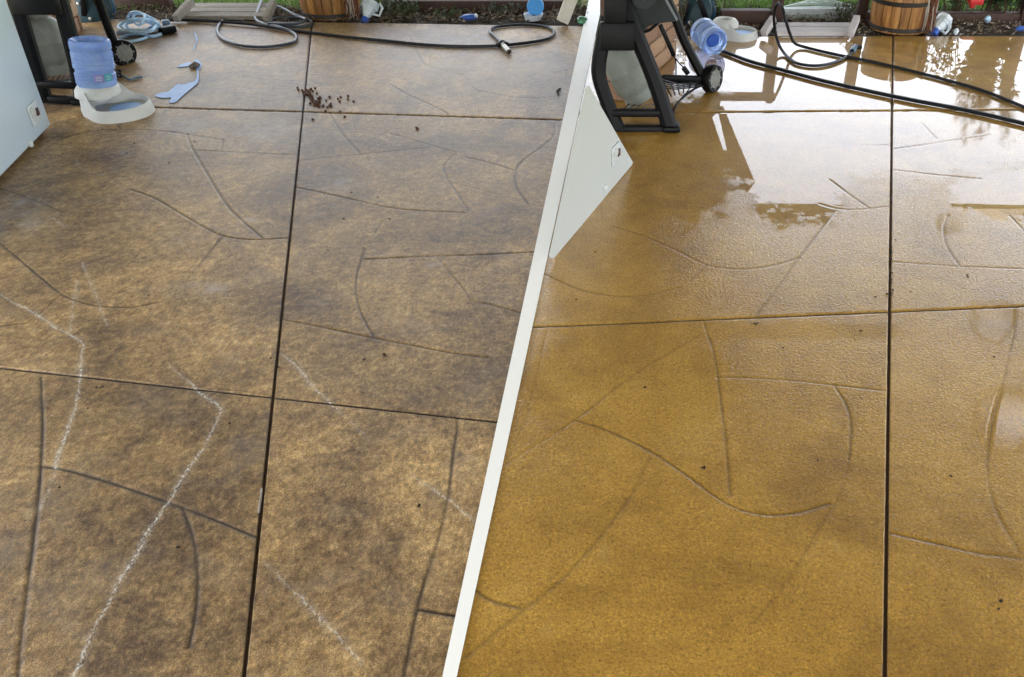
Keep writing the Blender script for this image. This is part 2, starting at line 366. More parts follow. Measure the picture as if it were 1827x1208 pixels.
LG = [  # impressed lines of the dirty half: strength, photographed points
 (1, [(110,247),(171,233),(221,231),(289,234),(335,240),(398,249)]), (.8, [(200,212),(217,231)]), (.6, [(398,249),(394,268)]), (.9, [(348,268),(440,273),(531,277)]),
 (1, [(334,240),(343,264),(365,302),(403,363),(434,395),(468,424)]), (1, [(232,338),(274,353),(324,382),(365,406),(396,420),(430,426),(464,427),(514,424)]),
 (.5, [(112,378),(160,357),(198,344),(230,337)]), (1, [(0,337),(38,349),(112,378)]), (.9, [(398,420),(376,447),(354,475)]), (.25, [(354,475),(330,505),(303,532)]),
 (1, [(-20,420),(0,435),(27,456),(69,492),(110,525),(141,538),(171,545),(206,548),(244,547),(278,540),(299,534)]), (.6, [(110,526),(72,559)]), (1, [(-10,583),(0,582),(48,576)]), (.8, [(50,279),(70,282)]),
 (1, [(73,673),(76,751),(73,832),(65,922),(53,1018),(45,1083),(35,1164),(30,1230)]), (1, [(78,832),(121,839),(201,862),(297,895),(383,927),(457,958)]),
 (1, [(325,905),(342,952),(351,998),(352,1053),(347,1104),(337,1154)]), (.45, [(222,1068),(262,1093),(305,1115)]), (.6, [(-10,741),(70,701)]), (.5, [(33,1187),(53,1164)]),
 (.9, [(815,748),(815,766),(808,816),(800,882),(782,962),(762,1023),(747,1073),(732,1144),(718,1220)]), (1, [(747,1087),(812,1098)]),
 (1, [(503,570),(556,580),(621,593),(667,603),(747,618),(804,629),(870,638)]), (1, [(651,443),(638,485),(635,515),(640,546),(651,572),(667,601)]),
 (1, [(651,462),(747,458),(857,455),(954,450)]), (.9, [(781,460),(807,492),(830,519),(840,537)]), (.35, [(840,537),(857,568),(868,610)]), (.9, [(840,537),(884,546),(933,560)]),
 (1, [(530,335),(594,348),(663,364),(693,370),(747,376),(832,380)]), (.8, [(530,287),(590,281),(670,273),(716,268),(766,263)]), (1, [(587,199),(606,231),(627,258),(644,275)]),
 (.5, [(644,264),(670,245),(708,226),(750,207)]), (.7, [(693,238),(728,247),(785,264),(811,271)]), (.8, [(811,274),(798,287),(792,302),(802,325),(819,348),(836,378)]),
 (.5, [(802,325),(846,336),(918,355)]), (1, [(830,280),(876,291),(918,304)]), (1, [(990,216),(988,241),(967,262),(937,283),(922,302),(921,332),(943,365)]),
 (.7, [(682,393),(667,420)]), (.8, [(729,61),(743,90),(759,115),(794,126),(838,136)]), (.9, [(835,141),(849,160),(868,165),(921,174),(965,175),(1008,169)]),
 (1, [(695,150),(728,169),(768,187),(794,200),(801,207)]), (.5, [(886,94),(877,107)]), (.5, [(930,103),(914,112)]), (1, [(1001,124),(1026,127)]), (.9, [(1010,127),(1009,153)]), (1.2, [(993,51),(1035,84)]),
 (.8, [(432,138),(543,146)]), (.5, [(433,118),(432,138)]), (.6, [(366,102),(409,111),(433,116)]), (.6, [(409,155),(486,159)]), (.4, [(486,153),(486,190)]), (.8, [(552,105),(639,113)]),
 (.5, [(497,103),(547,111)]), (.5, [(440,208),(455,194)]), (.4, [(322,175),(326,189)]), (.6, [(110,247),(90,232)])]
RG = [
 (.8, [(1097,336),(1149,348),(1231,363)]), (.6, [(1153,353),(1120,373)]), (1, [(1089,403),(1124,413),(1160,426),(1215,451),(1244,466),(1273,476),(1310,480),(1346,479),(1386,472),(1426,460)]),
 (.8, [(1260,474),(1230,502)]), (1, [(960,484),(973,490),(1004,504),(1040,518),(1080,526),(1120,529),(1164,525),(1215,512)]), (.5, [(1191,539),(1153,573)]), (.6, [(1124,286),(1175,288)]),
 (.9, [(1492,375),(1426,460),(1386,515),(1350,562)]), (1, [(1463,364),(1492,372),(1525,374),(1550,372),(1587,368)]), (1, [(1481,321),(1514,346),(1551,371)]), (.7, [(1534,259),(1590,259)]),
 (1, [(1594,266),(1663,256),(1765,239)]), (.8, [(1645,220),(1672,248)]), (1, [(1594,303),(1660,311),(1750,319)]), (1, [(1592,467),(1710,475),(1840,480)]),
 (1, [(1692,384),(1684,406),(1687,431),(1696,451),(1712,473)]), (.9, [(1801,384),(1840,425)]),
 (.8, [(1814,548),(1811,588),(1802,630),(1786,694),(1770,753),(1763,812),(1764,855),(1775,903),(1796,946),(1820,987)]), (1.2, [(1590,951),(1665,968),(1740,985),(1840,998)]),
 (.9, [(1280,674),(1310,673),(1407,679),(1488,687),(1584,698)]), (1, [(1490,689),(1509,721),(1519,759),(1515,820)]), (.55, [(1515,820),(1500,880),(1461,941),(1418,1016),(1348,1107)]),
 (1, [(1256,576),(1275,635),(1285,705),(1296,796),(1304,884)]), (.7, [(1256,595),(1175,640),(1100,691),(1028,748),(902,828)]),
 (1.2, [(1028,750),(1084,768),(1159,804),(1224,847),(1283,890),(1325,910),(1368,918),(1400,917),(1434,912),(1480,898)]), (.75, [(1159,816),(1127,882),(1057,973),(998,1037),(929,1091),(832,1171)]),
 (1.2, [(840,1048),(880,1072),(929,1084)]), (.5, [(902,825),(939,742),(977,587)])]
CHALK = [
 (1, [(-10,520),(0,526),(23,540),(65,561),(99,584),(126,598),(143,608),(148,618),(145,639),(143,670),(136,721),(123,761),(108,801),(98,837)]), (.45, [(98,837),(91,862),(73,907)]),
 (.5, [(300,650),(337,681)]), (1, [(337,681),(357,701),(388,723),(392,738),(370,786),(347,822),(322,857),(302,895),(272,937),(247,983),(219,1028),(189,1083),(166,1124),(151,1159),(133,1204),(120,1230)]),
 (.55, [(147,469),(164,511),(175,538),(190,580)]), (.6, [(139,500),(131,545),(126,591)]), (.8, [(500,630),(531,655),(561,691),(601,731)]), (.3, [(601,731),(650,775)]), (.9, [(772,874),(812,902),(848,932)]), (.35, [(735,850),(772,874)]),
 (.7, [(526,1058),(561,1093),(601,1133)]), (.5, [(601,1133),(646,1184)]), (.35, [(470,1000),(526,1058)]), (.55, [(88,386),(118,405)]), (.5, [(135,285),(145,300),(190,315)]), (.3, [(190,315),(300,410),(345,455)]), (.35, [(1,1115),(8,1104)])]
PALE = [((380, 516), 26, 14), ((345, 512), 20, 8), ((40, 362), 40, 10), ((30, 395), 55, 25), ((770, 471), 14, 6), ((218, 272), 14, 6), ((610, 330), 40, 14), ((480, 235), 70, 25), ((860, 100), 160, 40), ((330, 225), 40, 14), ((448, 393), 18, 5)]
POOL = [((1440, 200), 160, 130, 1), ((1500, 110), 330, 75, 1.2), ((1790, 110), 200, 75, 1), ((1420, 285), 120, 112, 1.2), ((1560, 190), 420, 150, .95), ((1840, 345), 165, 48, 1.1), ((1285, 235), 65, 80, 1.1), ((1200, 290), 140, 110, .7), ((1790, 745), 55, 55, .9), ((1775, 575), 50, 40, .85), ((1700, 395), 35, 25, .8), ((1300, 590), 330, 18, .35), ((1120, 690), 180, 90, .45)]
rsn = np.random.RandomState(11)
def vnoise(x, y, seed=0):
    xi = np.floor(x).astype(int); yi = np.floor(y).astype(int); fx = x - xi; fy = y - yi
    hsh = lambda a, b: (np.sin(a * 127.1 + b * 311.7 + seed * 74.7) * 43758.5453) % 1.0
    ux = fx * fx * (3 - 2 * fx); uy = fy * fy * (3 - 2 * fy)
    return (hsh(xi, yi) * (1 - ux) + hsh(xi + 1, yi) * ux) * (1 - uy) + (hsh(xi, yi + 1) * (1 - ux) + hsh(xi + 1, yi + 1) * ux) * uy
def line_dist(XY, pts):
    """distance in metres from each vertex to a floor line, and position along it 0..1"""
    P = Gn(np.array(smooth_line(pts, 6)))
    D = np.full(len(XY), 9.0); T = np.zeros(len(XY)); lo = P.min(0) - .06; hi = P.max(0) + .06
    idx = np.where((XY[:, 0] > lo[0]) & (XY[:, 0] < hi[0]) & (XY[:, 1] > lo[1]) & (XY[:, 1] < hi[1]))[0]
    if not len(idx): return idx, D, T
    Q = XY[idx]; best = np.full(len(idx), 9.0); tt = np.zeros(len(idx)); n = len(P) - 1
    for k in range(n):
        a, b = P[k], P[k + 1]; ab = b - a; L = (ab @ ab) + 1e-12
        t = np.clip(((Q - a) @ ab) / L, 0, 1); d = np.hypot(*(Q - a - t[:, None] * ab).T)
        m_ = d < best; best[m_] = d[m_]; tt[m_] = (k + t[m_]) / n
    D[idx] = best; T[idx] = tt; return idx, D, T

patio = MB()
pl = [(-4.6, -2.2), (4.4, -2.2), (4.4, G(1827, 64.5).y), (G(1062, 64.5).x, G(1000, 64.5).y), (G(1062, 47).x, G(1045, 47).y), (-4.6, G(-150, 29).y - .02)]
patio.prism([(x, y, -.008) for x, y in pl], (0, 0, -.12))
patio = patio.build('patio_floor', M['joint']); tag(patio, 'stamped concrete patio floor cut into large squares', 'patio floor', kind='structure')

def slab(l, r, top, bot, gap, wet, step=(2.1, 1.35)):
    c = [cross(l, top), cross(r, top), cross(r, bot), cross(l, bot)]
    w = [Gn(np.array(p)) for p in c]
    # pull the edges in by half a joint, in metres
    def off(a, b, g):
        d = (b - a) / np.linalg.norm(b - a); nrm = np.array((d[1], -d[0])); return (a + nrm * g, b + nrm * g)
    e = [off(w[i], w[(i + 1) % 4], gap[i]) for i in range(4)]
    w2 = [np.array(cross((e[i - 1][0], e[i - 1][1]), (e[i][0], e[i][1]))) for i in range(4)]
    p = [np.array(proj(a[0], a[1])) for a in w2]
    nx = max(3, int(max(abs(p[1][0] - p[0][0]), abs(p[2][0] - p[3][0])) / step[0])); ny = max(3, int(max(abs(p[3][1] - p[0][1]), abs(p[2][1] - p[1][1])) / step[1]))
    s = np.linspace(0, 1, nx + 1); q = np.linspace(0, 1, ny + 1)
    S, Q = np.meshgrid(s, q)
    PX = ((p[0][None, None] * (1 - S)[..., None] + p[1] * S[..., None]) * (1 - Q)[..., None] + (p[3] * (1 - S)[..., None] + p[2] * S[..., None]) * Q[..., None])
    XY = Gn(PX).reshape(-1, 2); PXf = PX.reshape(-1, 2)
    z = np.zeros(len(XY)); groove = np.zeros(len(XY)); chalk = np.zeros(len(XY)); pale = np.zeros(len(XY)); pool = np.zeros(len(XY))
    z += (vnoise(XY[:, 0] * 3.1, XY[:, 1] * 3.1, 1) - .5) * .0016 * (0.3 if wet else 1)
    for st, pts in (RG if wet else LG):
        wj = vnoise(XY[:, 0] * 26, XY[:, 1] * 26, 5)
        idx, D, T = line_dist(XY, pts)
        if not len(idx): continue
        hw = (.0025 + .0014 * wj[idx]) * (1 + .45 * np.clip((2.0 - XY[idx, 1]) / .6, 0, 1))
        far = .0003 * np.maximum(0, XY[idx, 1] - 2.2)                      # a groove is never narrower than the mesh can hold
        g = np.exp(-(D[idx] / (hw + far)) ** 2) * min(1, st) * (.6 + .7 * vnoise(XY[idx, 0] * 9, XY[idx, 1] * 9, 8))
        z[idx] -= (.0012 if wet else .0022) * g * (1.1 if st > 1 else 1) * (.55 if st < .5 else 1)
        z[idx] += (.0001 if wet else .0003) * np.exp(-((D[idx] - .011) / .004) ** 2) * min(1, st)
        groove[idx] = np.maximum(groove[idx], np.clip(g, 0, 1) * min(1, .35 + .65 * st) * (.68 if wet else 1))
    if wet:
        wob = (vnoise(XY[:, 0] * 4, XY[:, 1] * 4, 2) - .5) * .9 + (vnoise(XY[:, 0] * 17, XY[:, 1] * 17, 3) - .5) * .9 + (vnoise(XY[:, 0] * 60, XY[:, 1] * 60, 13) - .5) * .8
        for (cx, cy), rx, ry, a in POOL:
            d = np.hypot((PXf[:, 0] - cx) / rx, (PXf[:, 1] - cy) / ry) + wob * .35
            pool = np.maximum(pool, a * np.clip((1.12 - d) / .30, 0, 1))
        pool = np.clip(pool, 0, 1)
    else:
        XYj = XY + np.column_stack([vnoise(XY[:, 0] * 150, XY[:, 1] * 150, 14) - .5, vnoise(XY[:, 0] * 150, XY[:, 1] * 150, 15) - .5]) * .005 + np.column_stack([vnoise(XY[:, 0] * 35, XY[:, 1] * 35, 16) - .5, vnoise(XY[:, 0] * 35, XY[:, 1] * 35, 17) - .5]) * .004
        for st, pts in CHALK:
            idx, D, T = line_dist(XYj, pts)
            if not len(idx): continue
            wj = vnoise(XY[idx, 0] * 60, XY[idx, 1] * 60, 6); wk = vnoise(XY[idx, 0] * 14, XY[idx, 1] * 14, 9)
            core = np.clip(1.25 - D[idx] / (.0019 + .0030 * wj), 0, 1); halo = np.exp(-(D[idx] / .009) ** 2) * .40 * wk
            chalk[idx] = np.maximum(chalk[idx], np.clip(st * np.maximum(core * (.55 + .45 * wk), halo), 0, 1))
        for (cx, cy), rx, ry in PALE:
            d = ((PXf[:, 0] - cx) / rx) ** 2 + ((PXf[:, 1] - cy) / ry) ** 2
            pale = np.maximum(pale, np.exp(-d) * vnoise(XY[:, 0] * 30, XY[:, 1] * 30, 4) * .9)
    # chipped, softened arrises along the joints
    n1 = nx + 1
    zg = z.reshape(ny + 1, n1); chip = vnoise(XY[:, 0] * 45, XY[:, 1] * 45, 12).reshape(ny + 1, n1) * .0035
    if gap[3] > 0: zg[:, 0] -= .001 + chip[:, 0]
    if gap[1] > 0: zg[:, -1] -= .001 + chip[:, -1]
    if gap[0] > 0: zg[0] -= .001 + chip[0]
    if gap[2] > 0: zg[-1] -= .001 + chip[-1]
    z = zg.reshape(-1)
    nv = len(XY); verts = np.column_stack([XY, z])
    ring = np.concatenate([np.arange(n1), np.arange(1, ny + 1) * n1 + nx, (ny * n1 + np.arange(nx))[::-1], (np.arange(1, ny) * n1)[::-1]])
    sk = verts[ring].copy(); sk[:, 2] = -.012; verts = np.vstack([verts, sk])
    ii = (np.arange(ny)[:, None] * n1 + np.arange(nx)[None]).reshape(-1)
    quads = np.column_stack([ii, ii + n1, ii + n1 + 1, ii + 1])
    rr = np.arange(len(ring)); rn = (rr + 1) % len(ring)
    quads = np.vstack([quads, np.column_stack([ring, ring[rn], nv + rn, nv + rr])])
    me = bpy.data.meshes.new('concrete_slab'); me.vertices.add(len(verts)); me.vertices.foreach_set('co', verts.astype(np.float32).ravel())
    me.loops.add(quads.size); me.loops.foreach_set('vertex_index', quads.astype(np.int32).ravel())
    me.polygons.add(len(quads)); me.polygons.foreach_set('loop_start', np.arange(0, quads.size, 4, dtype=np.int32)); me.polygons.foreach_set('loop_total', np.full(len(quads), 4, np.int32))
    me.polygons.foreach_set('use_smooth', np.ones(len(quads), bool))
    for nm, arr in (('groove', groove), ('chalk', chalk), ('pale', pale), ('pool', pool)):
        full = np.zeros(len(verts), np.float32); full[:nv] = arr
        if nm == 'groove': full[nv:] = 1; full[ring] = np.maximum(full[ring], .7)
        a = me.attributes.new(nm, 'FLOAT', 'POINT'); a.data.foreach_set('value', full)
    me.materials.append(M['wet'] if wet else M['dirty']); me.update(calc_edges=True); me.validate()
    o = bpy.data.objects.new('concrete_slab', me); COL.objects.link(o); o.parent = patio
    o['label'] = 'clean wet ochre concrete square' if wet else 'dirty brown stamped concrete square'
    return o
gp = .0034
for (t_, b_, gt, gb) in ((LT, LC1, 0, gp), (LC1, LC2, gp, gp), (LC2, LB, gp, gp)):
    slab(LE, L1, t_, b_, (gt, gp, gb, 0), False)
    slab(L1, DIV, t_, b_, (gt, 0, gb, gp), False)
for (t_, b_, gt, gb) in ((RT, RC1, 0, gp), (RC1, RC2, gp, gp), (RC2, RB, gp, gp)):
    slab(DIV, R1, t_, b_, (gt, gp, gb, 0), True)
    slab(R1, RE, t_, b_, (gt, 0, gb, gp), True)
# the rest of the patio, outside the picture
def coarse(pts, m):
    o = MB().prism([(x, y, 0) for x, y in pts], (0, 0, -.02)).build('concrete_slab', m, patio); return o
near = G(0, 1262).y; mx = G(*cross(DIV, LB)).x
coarse([(-4.6, -2.2), (mx, -2.2), (mx, near), (-4.6, near)], M['dirty']); coarse([(mx, -2.2), (4.4, -2.2), (4.4, near), (mx, near)], M['wet'])
a0 = G(-70, 1262); a1 = G(*cross(LE, LT)); coarse([(-4.6, near), (a0.x, near), (a1.x, a1.y), (-4.6, a1.y)], M['dirty'])
a0 = G(1900, 1262); a1 = G(*cross(RE, RT)); coarse([(a0.x, near), (4.4, near), (4.4, a1.y), (a1.x, a1.y)], M['wet'])

# ---------------------------------------------------------------- the white strip between the two halves
st = MB(); pa = [G(1052, -6), G(1077.5, -6), G(815.5, 1240), G(790, 1240)]
pa = [G(1052.0, -6), G(1077.5, -6), G(lineX((1077.5, 0), (815.5, 1208), 1262), 1262), G(lineX((1052, 0), (790, 1208), 1262), 1262)]
st.prism([(p.x, p.y, .003) for p in pa], (0, 0, .0015))
tag(st.build('divider_strip', M['white']), 'long straight white strip between the dirty floor and the wet clean floor', 'strip')

# ---------------------------------------------------------------- patio roof over all this (seen mirrored in the wet floor)
HR, RY = 2.25, 7.35
roof = thing('patio_roof', (0, 0, HR), 'flat patio roof above the floor with open bays', 'roof')
def mirror_up(px, py):
    g = G(px, py); t = HR / H; return (g.x * (1 + t), g.y * (1 + t))
holes = []
for (ax, ay, bx, by) in ((1722, 385, 1860, 470), (1732, 545, 1815, 612), (1762, 705, 1870, 790)):
    y1 = mirror_up(ax, ay)[1]; y0 = mirror_up(bx, by)[1]; x0 = mirror_up(ax, (ay + by) / 2)[0]; x1 = mirror_up(bx, (ay + by) / 2)[0]; holes.append((x0, x1, y0, y1))
xs = sorted({-4.4, 5.4} | {h_[k] for h_ in holes for k in (0, 1)}); ys = sorted({-3.2, RY} | {h_[k] for h_ in holes for k in (2, 3)})
for i in range(len(xs) - 1):
    for j in range(len(ys) - 1):
        xm, ym = (xs[i] + xs[i + 1]) / 2, (ys[j] + ys[j + 1]) / 2
        if any(a < xm < b and c < ym < d for a, b, c, d in holes): continue
        MB().box((xm, ym, HR + .03), xs[i + 1] - xs[i], ys[j + 1] - ys[j], .06).build('roof_panel', M['roof'], roof)
MB().box((.5, RY + .06, HR), 9.8, .1, .16).build('gutter', M['roof'], roof)
for x in (-4.3, 5.3):
    MB().box((x, RY - .2, HR / 2 - .05), .1, .1, HR).build('support_post', M['timber_dark'], roof)
    MB().box((x, -3.1, HR / 2 - .05), .1, .1, HR).build('support_post', M['timber_dark'], roof)

# added dark panels, out of the picture, shaped to darken the water's reflection
SY = 5.9
def mirrored(px, py):
    d = ray(px, py); d = Vector((d.x, d.y, d.z)); t_ = SY / d.y; return Vector((d.x * t_, SY, -(H + d.z * t_)))
sh = thing('reflection_blocker', (1.0, SY, .6), 'unseen dark panel added to darken the reflection below the barbecue wheel', 'reflection blocker')
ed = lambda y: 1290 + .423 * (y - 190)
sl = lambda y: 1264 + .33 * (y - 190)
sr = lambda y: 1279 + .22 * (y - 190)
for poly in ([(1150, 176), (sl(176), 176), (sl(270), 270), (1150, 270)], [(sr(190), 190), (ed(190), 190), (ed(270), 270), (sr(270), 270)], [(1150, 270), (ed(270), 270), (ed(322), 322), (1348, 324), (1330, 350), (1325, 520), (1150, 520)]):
    MB().prism([mirrored(*p) for p in poly], (0, .012, 0)).build('blocker_panel', M['shade'], sh)

# ---------------------------------------------------------------- brick wall ends
def brick_wall(p0, p1, label, hgt=2.2):
    a, b = G(*p0), G(*p1); d = (b - a); L = d.length; d.normalize(); n = Vector((d.y, -d.x, 0))     # n faces right, towards the patio
    th = .11; root = thing('brick_wall', a, label, 'wall')
    MB().box((a + b) / 2 - n * (th / 2 + .012) + Vector((0, 0, hgt / 2 - .004)), L - .02, th, hgt, d, n).build('mortar_core', M['mortar'], root)
    bl, bh, j = .23, .076, .010; z = .0; k = 0; meshes = {}
    while z < 1.0:
        x = -(bl + j) / 2 * (k % 2)
        while x < L - .01:
            x0 = max(0, x); x1 = min(L, x + bl)
            if x1 - x0 > .03:
                key = (round(x1 - x0, 3), random.randrange(2))
                c = a + d * ((x0 + x1) / 2) + Vector((0, 0, z + bh / 2 + .004)) - n * (.05 + random.uniform(-.002, .002))
                if key not in meshes:
                    o = MB().box((0, 0, 0), x1 - x0, .10, bh, d, n, bev=.004).build('brick', M['brick'] if key[1] else M['brick_dark']); meshes[key] = o.data
                else:
                    o = bpy.data.objects.new('brick', meshes[key]); COL.objects.link(o)
                o.parent = root; o.location = c - a
            x += bl + j
        z += bh + j; k += 1
    MB().box((a + b) / 2 - n * .055 + Vector((0, 0, (1.0 + hgt) / 2 + .02)), L, .11, hgt - 1.0, d, n).build('upper_courses', M['brick_tex'], root)
    return root
brick_wall((30, 175), (149, 52), 'cream brick wall end behind the barbecue with the blue bottle')
brick_wall((1112, 182), (1206, 99), 'cream brick wall end behind the barbecue on the wet floor')

# ---------------------------------------------------------------- freezers
def freezer_panel_bits(root, fr, ex, ez, n, cx, cz, kx, kz, s=1.0):
    """control plate with switch and dial at (cx, cz), round drain knob at (kx, kz), on a face with axes ex, ez, normal n"""
    c = fr + ex * cx + ez * cz + n * .004
    pl_ = MB().box(c, .105 * s, .10 * s, .008, ex, ez, n, bev=.003).build('control_plate', M['enamel_trim'], root)
    MB().box(c - ex * .022 * s + n * .006, .026 * s, .036 * s, .008, ex, ez, n, bev=.002).build('rocker_switch', M['dark_screen'], pl_)
    MB().lathe([(.024 * s, 0), (.024 * s, .006), (.018 * s, .009), (0, .009)], c + ex * .026 * s + ez * .012 + n * .003, n, 24).build('dial', M['feeder'], pl_)
    MB().lathe([(.016 * s, 0), (.016 * s, .009), (.011 * s, .012), (0, .012)], fr + ex * kx + ez * kz, n, 24).build('drain_plug', M['enamel_trim'], root)
a, b = G(95, 231), G(0, 331); d = (b - a).normalized(); n = Vector((-d.y, d.x, 0))
if n.x < 0: n = -n
root = thing('chest_freezer', a, 'white chest freezer corner beside the dirty floor, control plate low on its side', 'freezer')
dep = .56; Lf = 1.15
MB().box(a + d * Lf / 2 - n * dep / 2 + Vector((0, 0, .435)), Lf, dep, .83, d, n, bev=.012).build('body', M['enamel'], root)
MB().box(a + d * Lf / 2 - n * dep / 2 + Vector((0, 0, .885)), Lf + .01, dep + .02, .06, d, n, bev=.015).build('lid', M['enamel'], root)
for q in (.06, Lf - .06):
    for w_ in (.06, dep - .06):
        MB().box(a + d * q - n * w_ + Vector((0, 0, .011)), .05, .05, .02, d, n).build('foot', M['black'], root)
freezer_panel_bits(root, a, d, Vector((0, 0, 1)), n, .125, .115, .25, .032, .82)

a, b = G(1128, 296), G(989, 461); d = (b - a).normalized(); n = Vector((-d.y, d.x, 0))
if n.x < 0: n = -n
def on_face(px, py):
    r_ = ray(px, py); o_ = Vector((0, 0, H)); t_ = (a - o_).dot(n) / r_.dot(n); return o_ + r_ * t_
root = thing('freezer_side', a, 'white freezer side panel standing on the wet floor against the white strip', 'freezer')
pts = [on_face(1127, 296), on_face(1048, 160), on_face(1044, 160), on_face(979.5, 456), on_face(981, 461), on_face(989, 461)]
pts = [p + Vector((0, 0, .002)) for p in pts]
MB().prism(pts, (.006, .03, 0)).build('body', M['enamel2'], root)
def fc(px, py): p = on_face(px, py) - a; return p.dot(d), p.z
c1 = fc(1097, 274); k1 = fc(1078, 334)
freezer_panel_bits(root, a, d, Vector((0, 0, 1)), n, c1[0], c1[1], k1[0], k1[1], .72)

# ---------------------------------------------------------------- barbecue carts
def wheel(root, c, ax, r):
    w = MB().lathe([(r * .55, -.020), (r * .92, -.022), (r, -.014), (r, .014), (r * .92, .022), (r * .55, .020)], c, ax, 40).build('wheel', M['black'], root)
    ax = Vector(ax).normalized(); hub = MB().lathe([(0, .026), (r * .25, .025), (r * .84, .018), (r * .84, .006), (0, .006)], c, ax, 40).build('hub_cap', M['tyre'], w)
    u = ax.orthogonal().normalized(); v = ax.cross(u)
    for k in range(8):
        an = k * math.pi / 4; dr = u * math.cos(an) + v * math.sin(an)
        MB().bar(Vector(c) + ax * .024 + dr * r * .2, Vector(c) + ax * .020 + dr * r * .78, .006, .006, ax).build('spoke', M['gas'], w)
def barbecue(label, D, q):
    """q: photographed points of the cart's frame, D: distances of its front and rear frames"""
    df, dr = D
    base = G(*q['footR']); root = thing('barbecue', base, label, 'barbecue')
    up = Vector((.15, -1, .1))
    fl, frr = [V(*p, df + o) for p, o in q['legL']], [V(*p, df + o) for p, o in q['legR']]
    def limb(P, w, t, name, m='black'):
        return MB().sweep([Vector(p) for p in smooth_line(P, 5)], w, t, up).build(name, M[m], root)
    limb(fl, q['wl'], .06, 'leg'); limb(frr, q['wr'], .06, 'leg')
    for (p0, p1, w, nm) in q['bars']:
        MB().bar(V(*p0, df), V(*p1, df), w, .045, up, .008).build(nm, M['black'], root)
    f0 = MB().box(G(*q['footR']) + Vector((.0, 0, .014)), .075, .09, .024, bev=.008).build('foot', M['black'], root)
    rl = [V(*p, dr + o) for p, o in q['rear']]; limb(rl, q['wrear'], .045, 'leg')
    if 'arch' in q: MB().prism([V(*p, df + .12) for p in q['arch']], (0.01, .03, 0)).build('side_panel', M['darkgrey'], root)
    if 'badge' in q:
        bc = V(*q['badge'], df + .08); MB().lathe([(.052, 0), (.052, .01), (.044, .014), (.0, .014)], bc, (.1, -1, .35), 30).build('control_knob', M['darkgrey'], root)
        MB().lathe([(.014, .012), (.014, .02), (0, .021)], bc, (.1, -1, .35), 20).build('knob_cap', M['bolt'], root)
    for (p0, p1, w) in q['axle']: MB().bar(V(*p0, dr - .05), V(*p1, dr - .02), w, .04, (0, 0, 1), .008).build('axle_beam', M['black'], root)
    wheel(root, V(*q['wheel'], dr), q['wax'], q['wrad'])
    # wire tray
    for i, (P, z) in enumerate(q['wires']):
        MB().tube([V(*p[:2], p[2]) for p in P], .0032, 6).build('tray_wire', M['wire'], root)
    # hood over the frame, above the picture
    c = q['hood']
    MB().box(c + Vector((0, 0, .0)), .62, .46, .09, bev=.03).build('cook_box', M['black'], root)
    prof = [(.31 * math.cos(t_), .20 * math.sin(t_)) for t_ in np.linspace(0, math.pi / 2, 9)]; prof[-1] = (0.0, .2)
    MB().lathe(prof, c + Vector((0, 0, .05)), (0, 0, 1), 32, 1.05).build('lid', M['darkgrey'], root)
    return root
def gas_bottle(label, p_top, p_bot, dist, r):
    A, B = V(*p_bot, dist), V(*p_top, dist + .02); ax = (B - A); L = ax.length; ax.normalize()
    root = thing('gas_bottle', A, label, 'gas bottle')
    prof = [(0, 0), (r * .75, 0), (r * .78, .012), (r * .8, .02), (r * .96, .035), (r, .06), (r, L * .48), (r * 1.006, L * .485), (r * 1.006, L * .50), (r, L * .505), (r, L - .06), (r * .93, L - .028), (r * .7, L - .008), (r * .3, L), (0, L)]
    MB().lathe(prof, A, ax, 48).build('cylinder', M['gas'], root)
    MB().lathe([(r * .5, L - .004), (r * .5, L + .05), (r * .46, L + .05), (r * .46, L - .004)], A, ax, 32).build('collar', M['gas'], root)
    MB().lathe([(.016, L - .01), (.016, L + .03), (.010, L + .04), (0, L + .04)], A, ax, 16).build('valve', M['brass'], root)
    MB().lathe([(r * .78, -.03), (r * .78, .01), (r * .74, .01), (r * .74, -.03)], A, ax, 32).build('foot_ring', M['gas'], root)
dL = G(150, 184).y
wires = [([(68 + 9 * k, 152 - 0 * k, dL + .06), (84 + 9 * k, 128, dL + .42)], 0) for k in range(7)]
barbecue('black barbecue cart holding a grey gas bottle beside the blue bottle feeder', (dL, G(218, 112).y), dict(
    footR=(150, 184), legL=[((20, -30), .06), ((45, 60), .03), ((80, 178), 0)], legR=[((96, -40), .10), ((118, 40), .06), ((138, 120), .03), ((148, 184), 0)], wl=.06, wr=.062,
    bars=[((22, 4), (104, 4), .10, 'front_panel'), ((62, 149), (138, 152), .030, 'shelf_rail'), ((76, 176), (150, 180), .034, 'foot_rail')],
    rear=[((166, -30), .0), ((186, 30), .0), ((208, 88), 0)], wrear=.036, axle=[((150, 91), (205, 96), .055)], wheel=(219, 94), wax=(.80, -.58, .10), wrad=.066,
    wires=wires + [([(66, 146, dL + .1), (140, 142, dL + .1)], 0), ([(200, 112, dL + .5), (216, 106, dL + .62)], 0)], hood=Vector((-2.55, 4.3, .78))))
gas_bottle('grey green gas bottle inside the barbecue near the chest freezer', (69, 30), (99, 119), dL + .30, .080)
dR = G(1195, 232).y
wires = [([(1108 + 11 * k, 198, dR + .05), (1124 + 11 * k, 184, dR + .22)], 0) for k in range(7)]
for k in range(5):
    wires.append(([(1258 - 4 * k, 150 + 1.5 * k, dR + .48 - .04 * k), (1238 - 4 * k, 160 + 2 * k, dR + .44 - .04 * k), (1215 - 2 * k, 178 + 2 * k, dR + .36 - .04 * k), (1200, 196 + 2 * k, dR + .26 - .03 * k), (1197 + 2 * k, 206 - k, dR + .2)], 0))
for k in range(4): wires.append(([(1178, 141 + 5 * k, dR + .3), (1208, 150 + 3 * k, dR + .4), (1236 + 6 * k, 148 + 2 * k, dR + .45), (1250, 150, dR + .47)], 0))
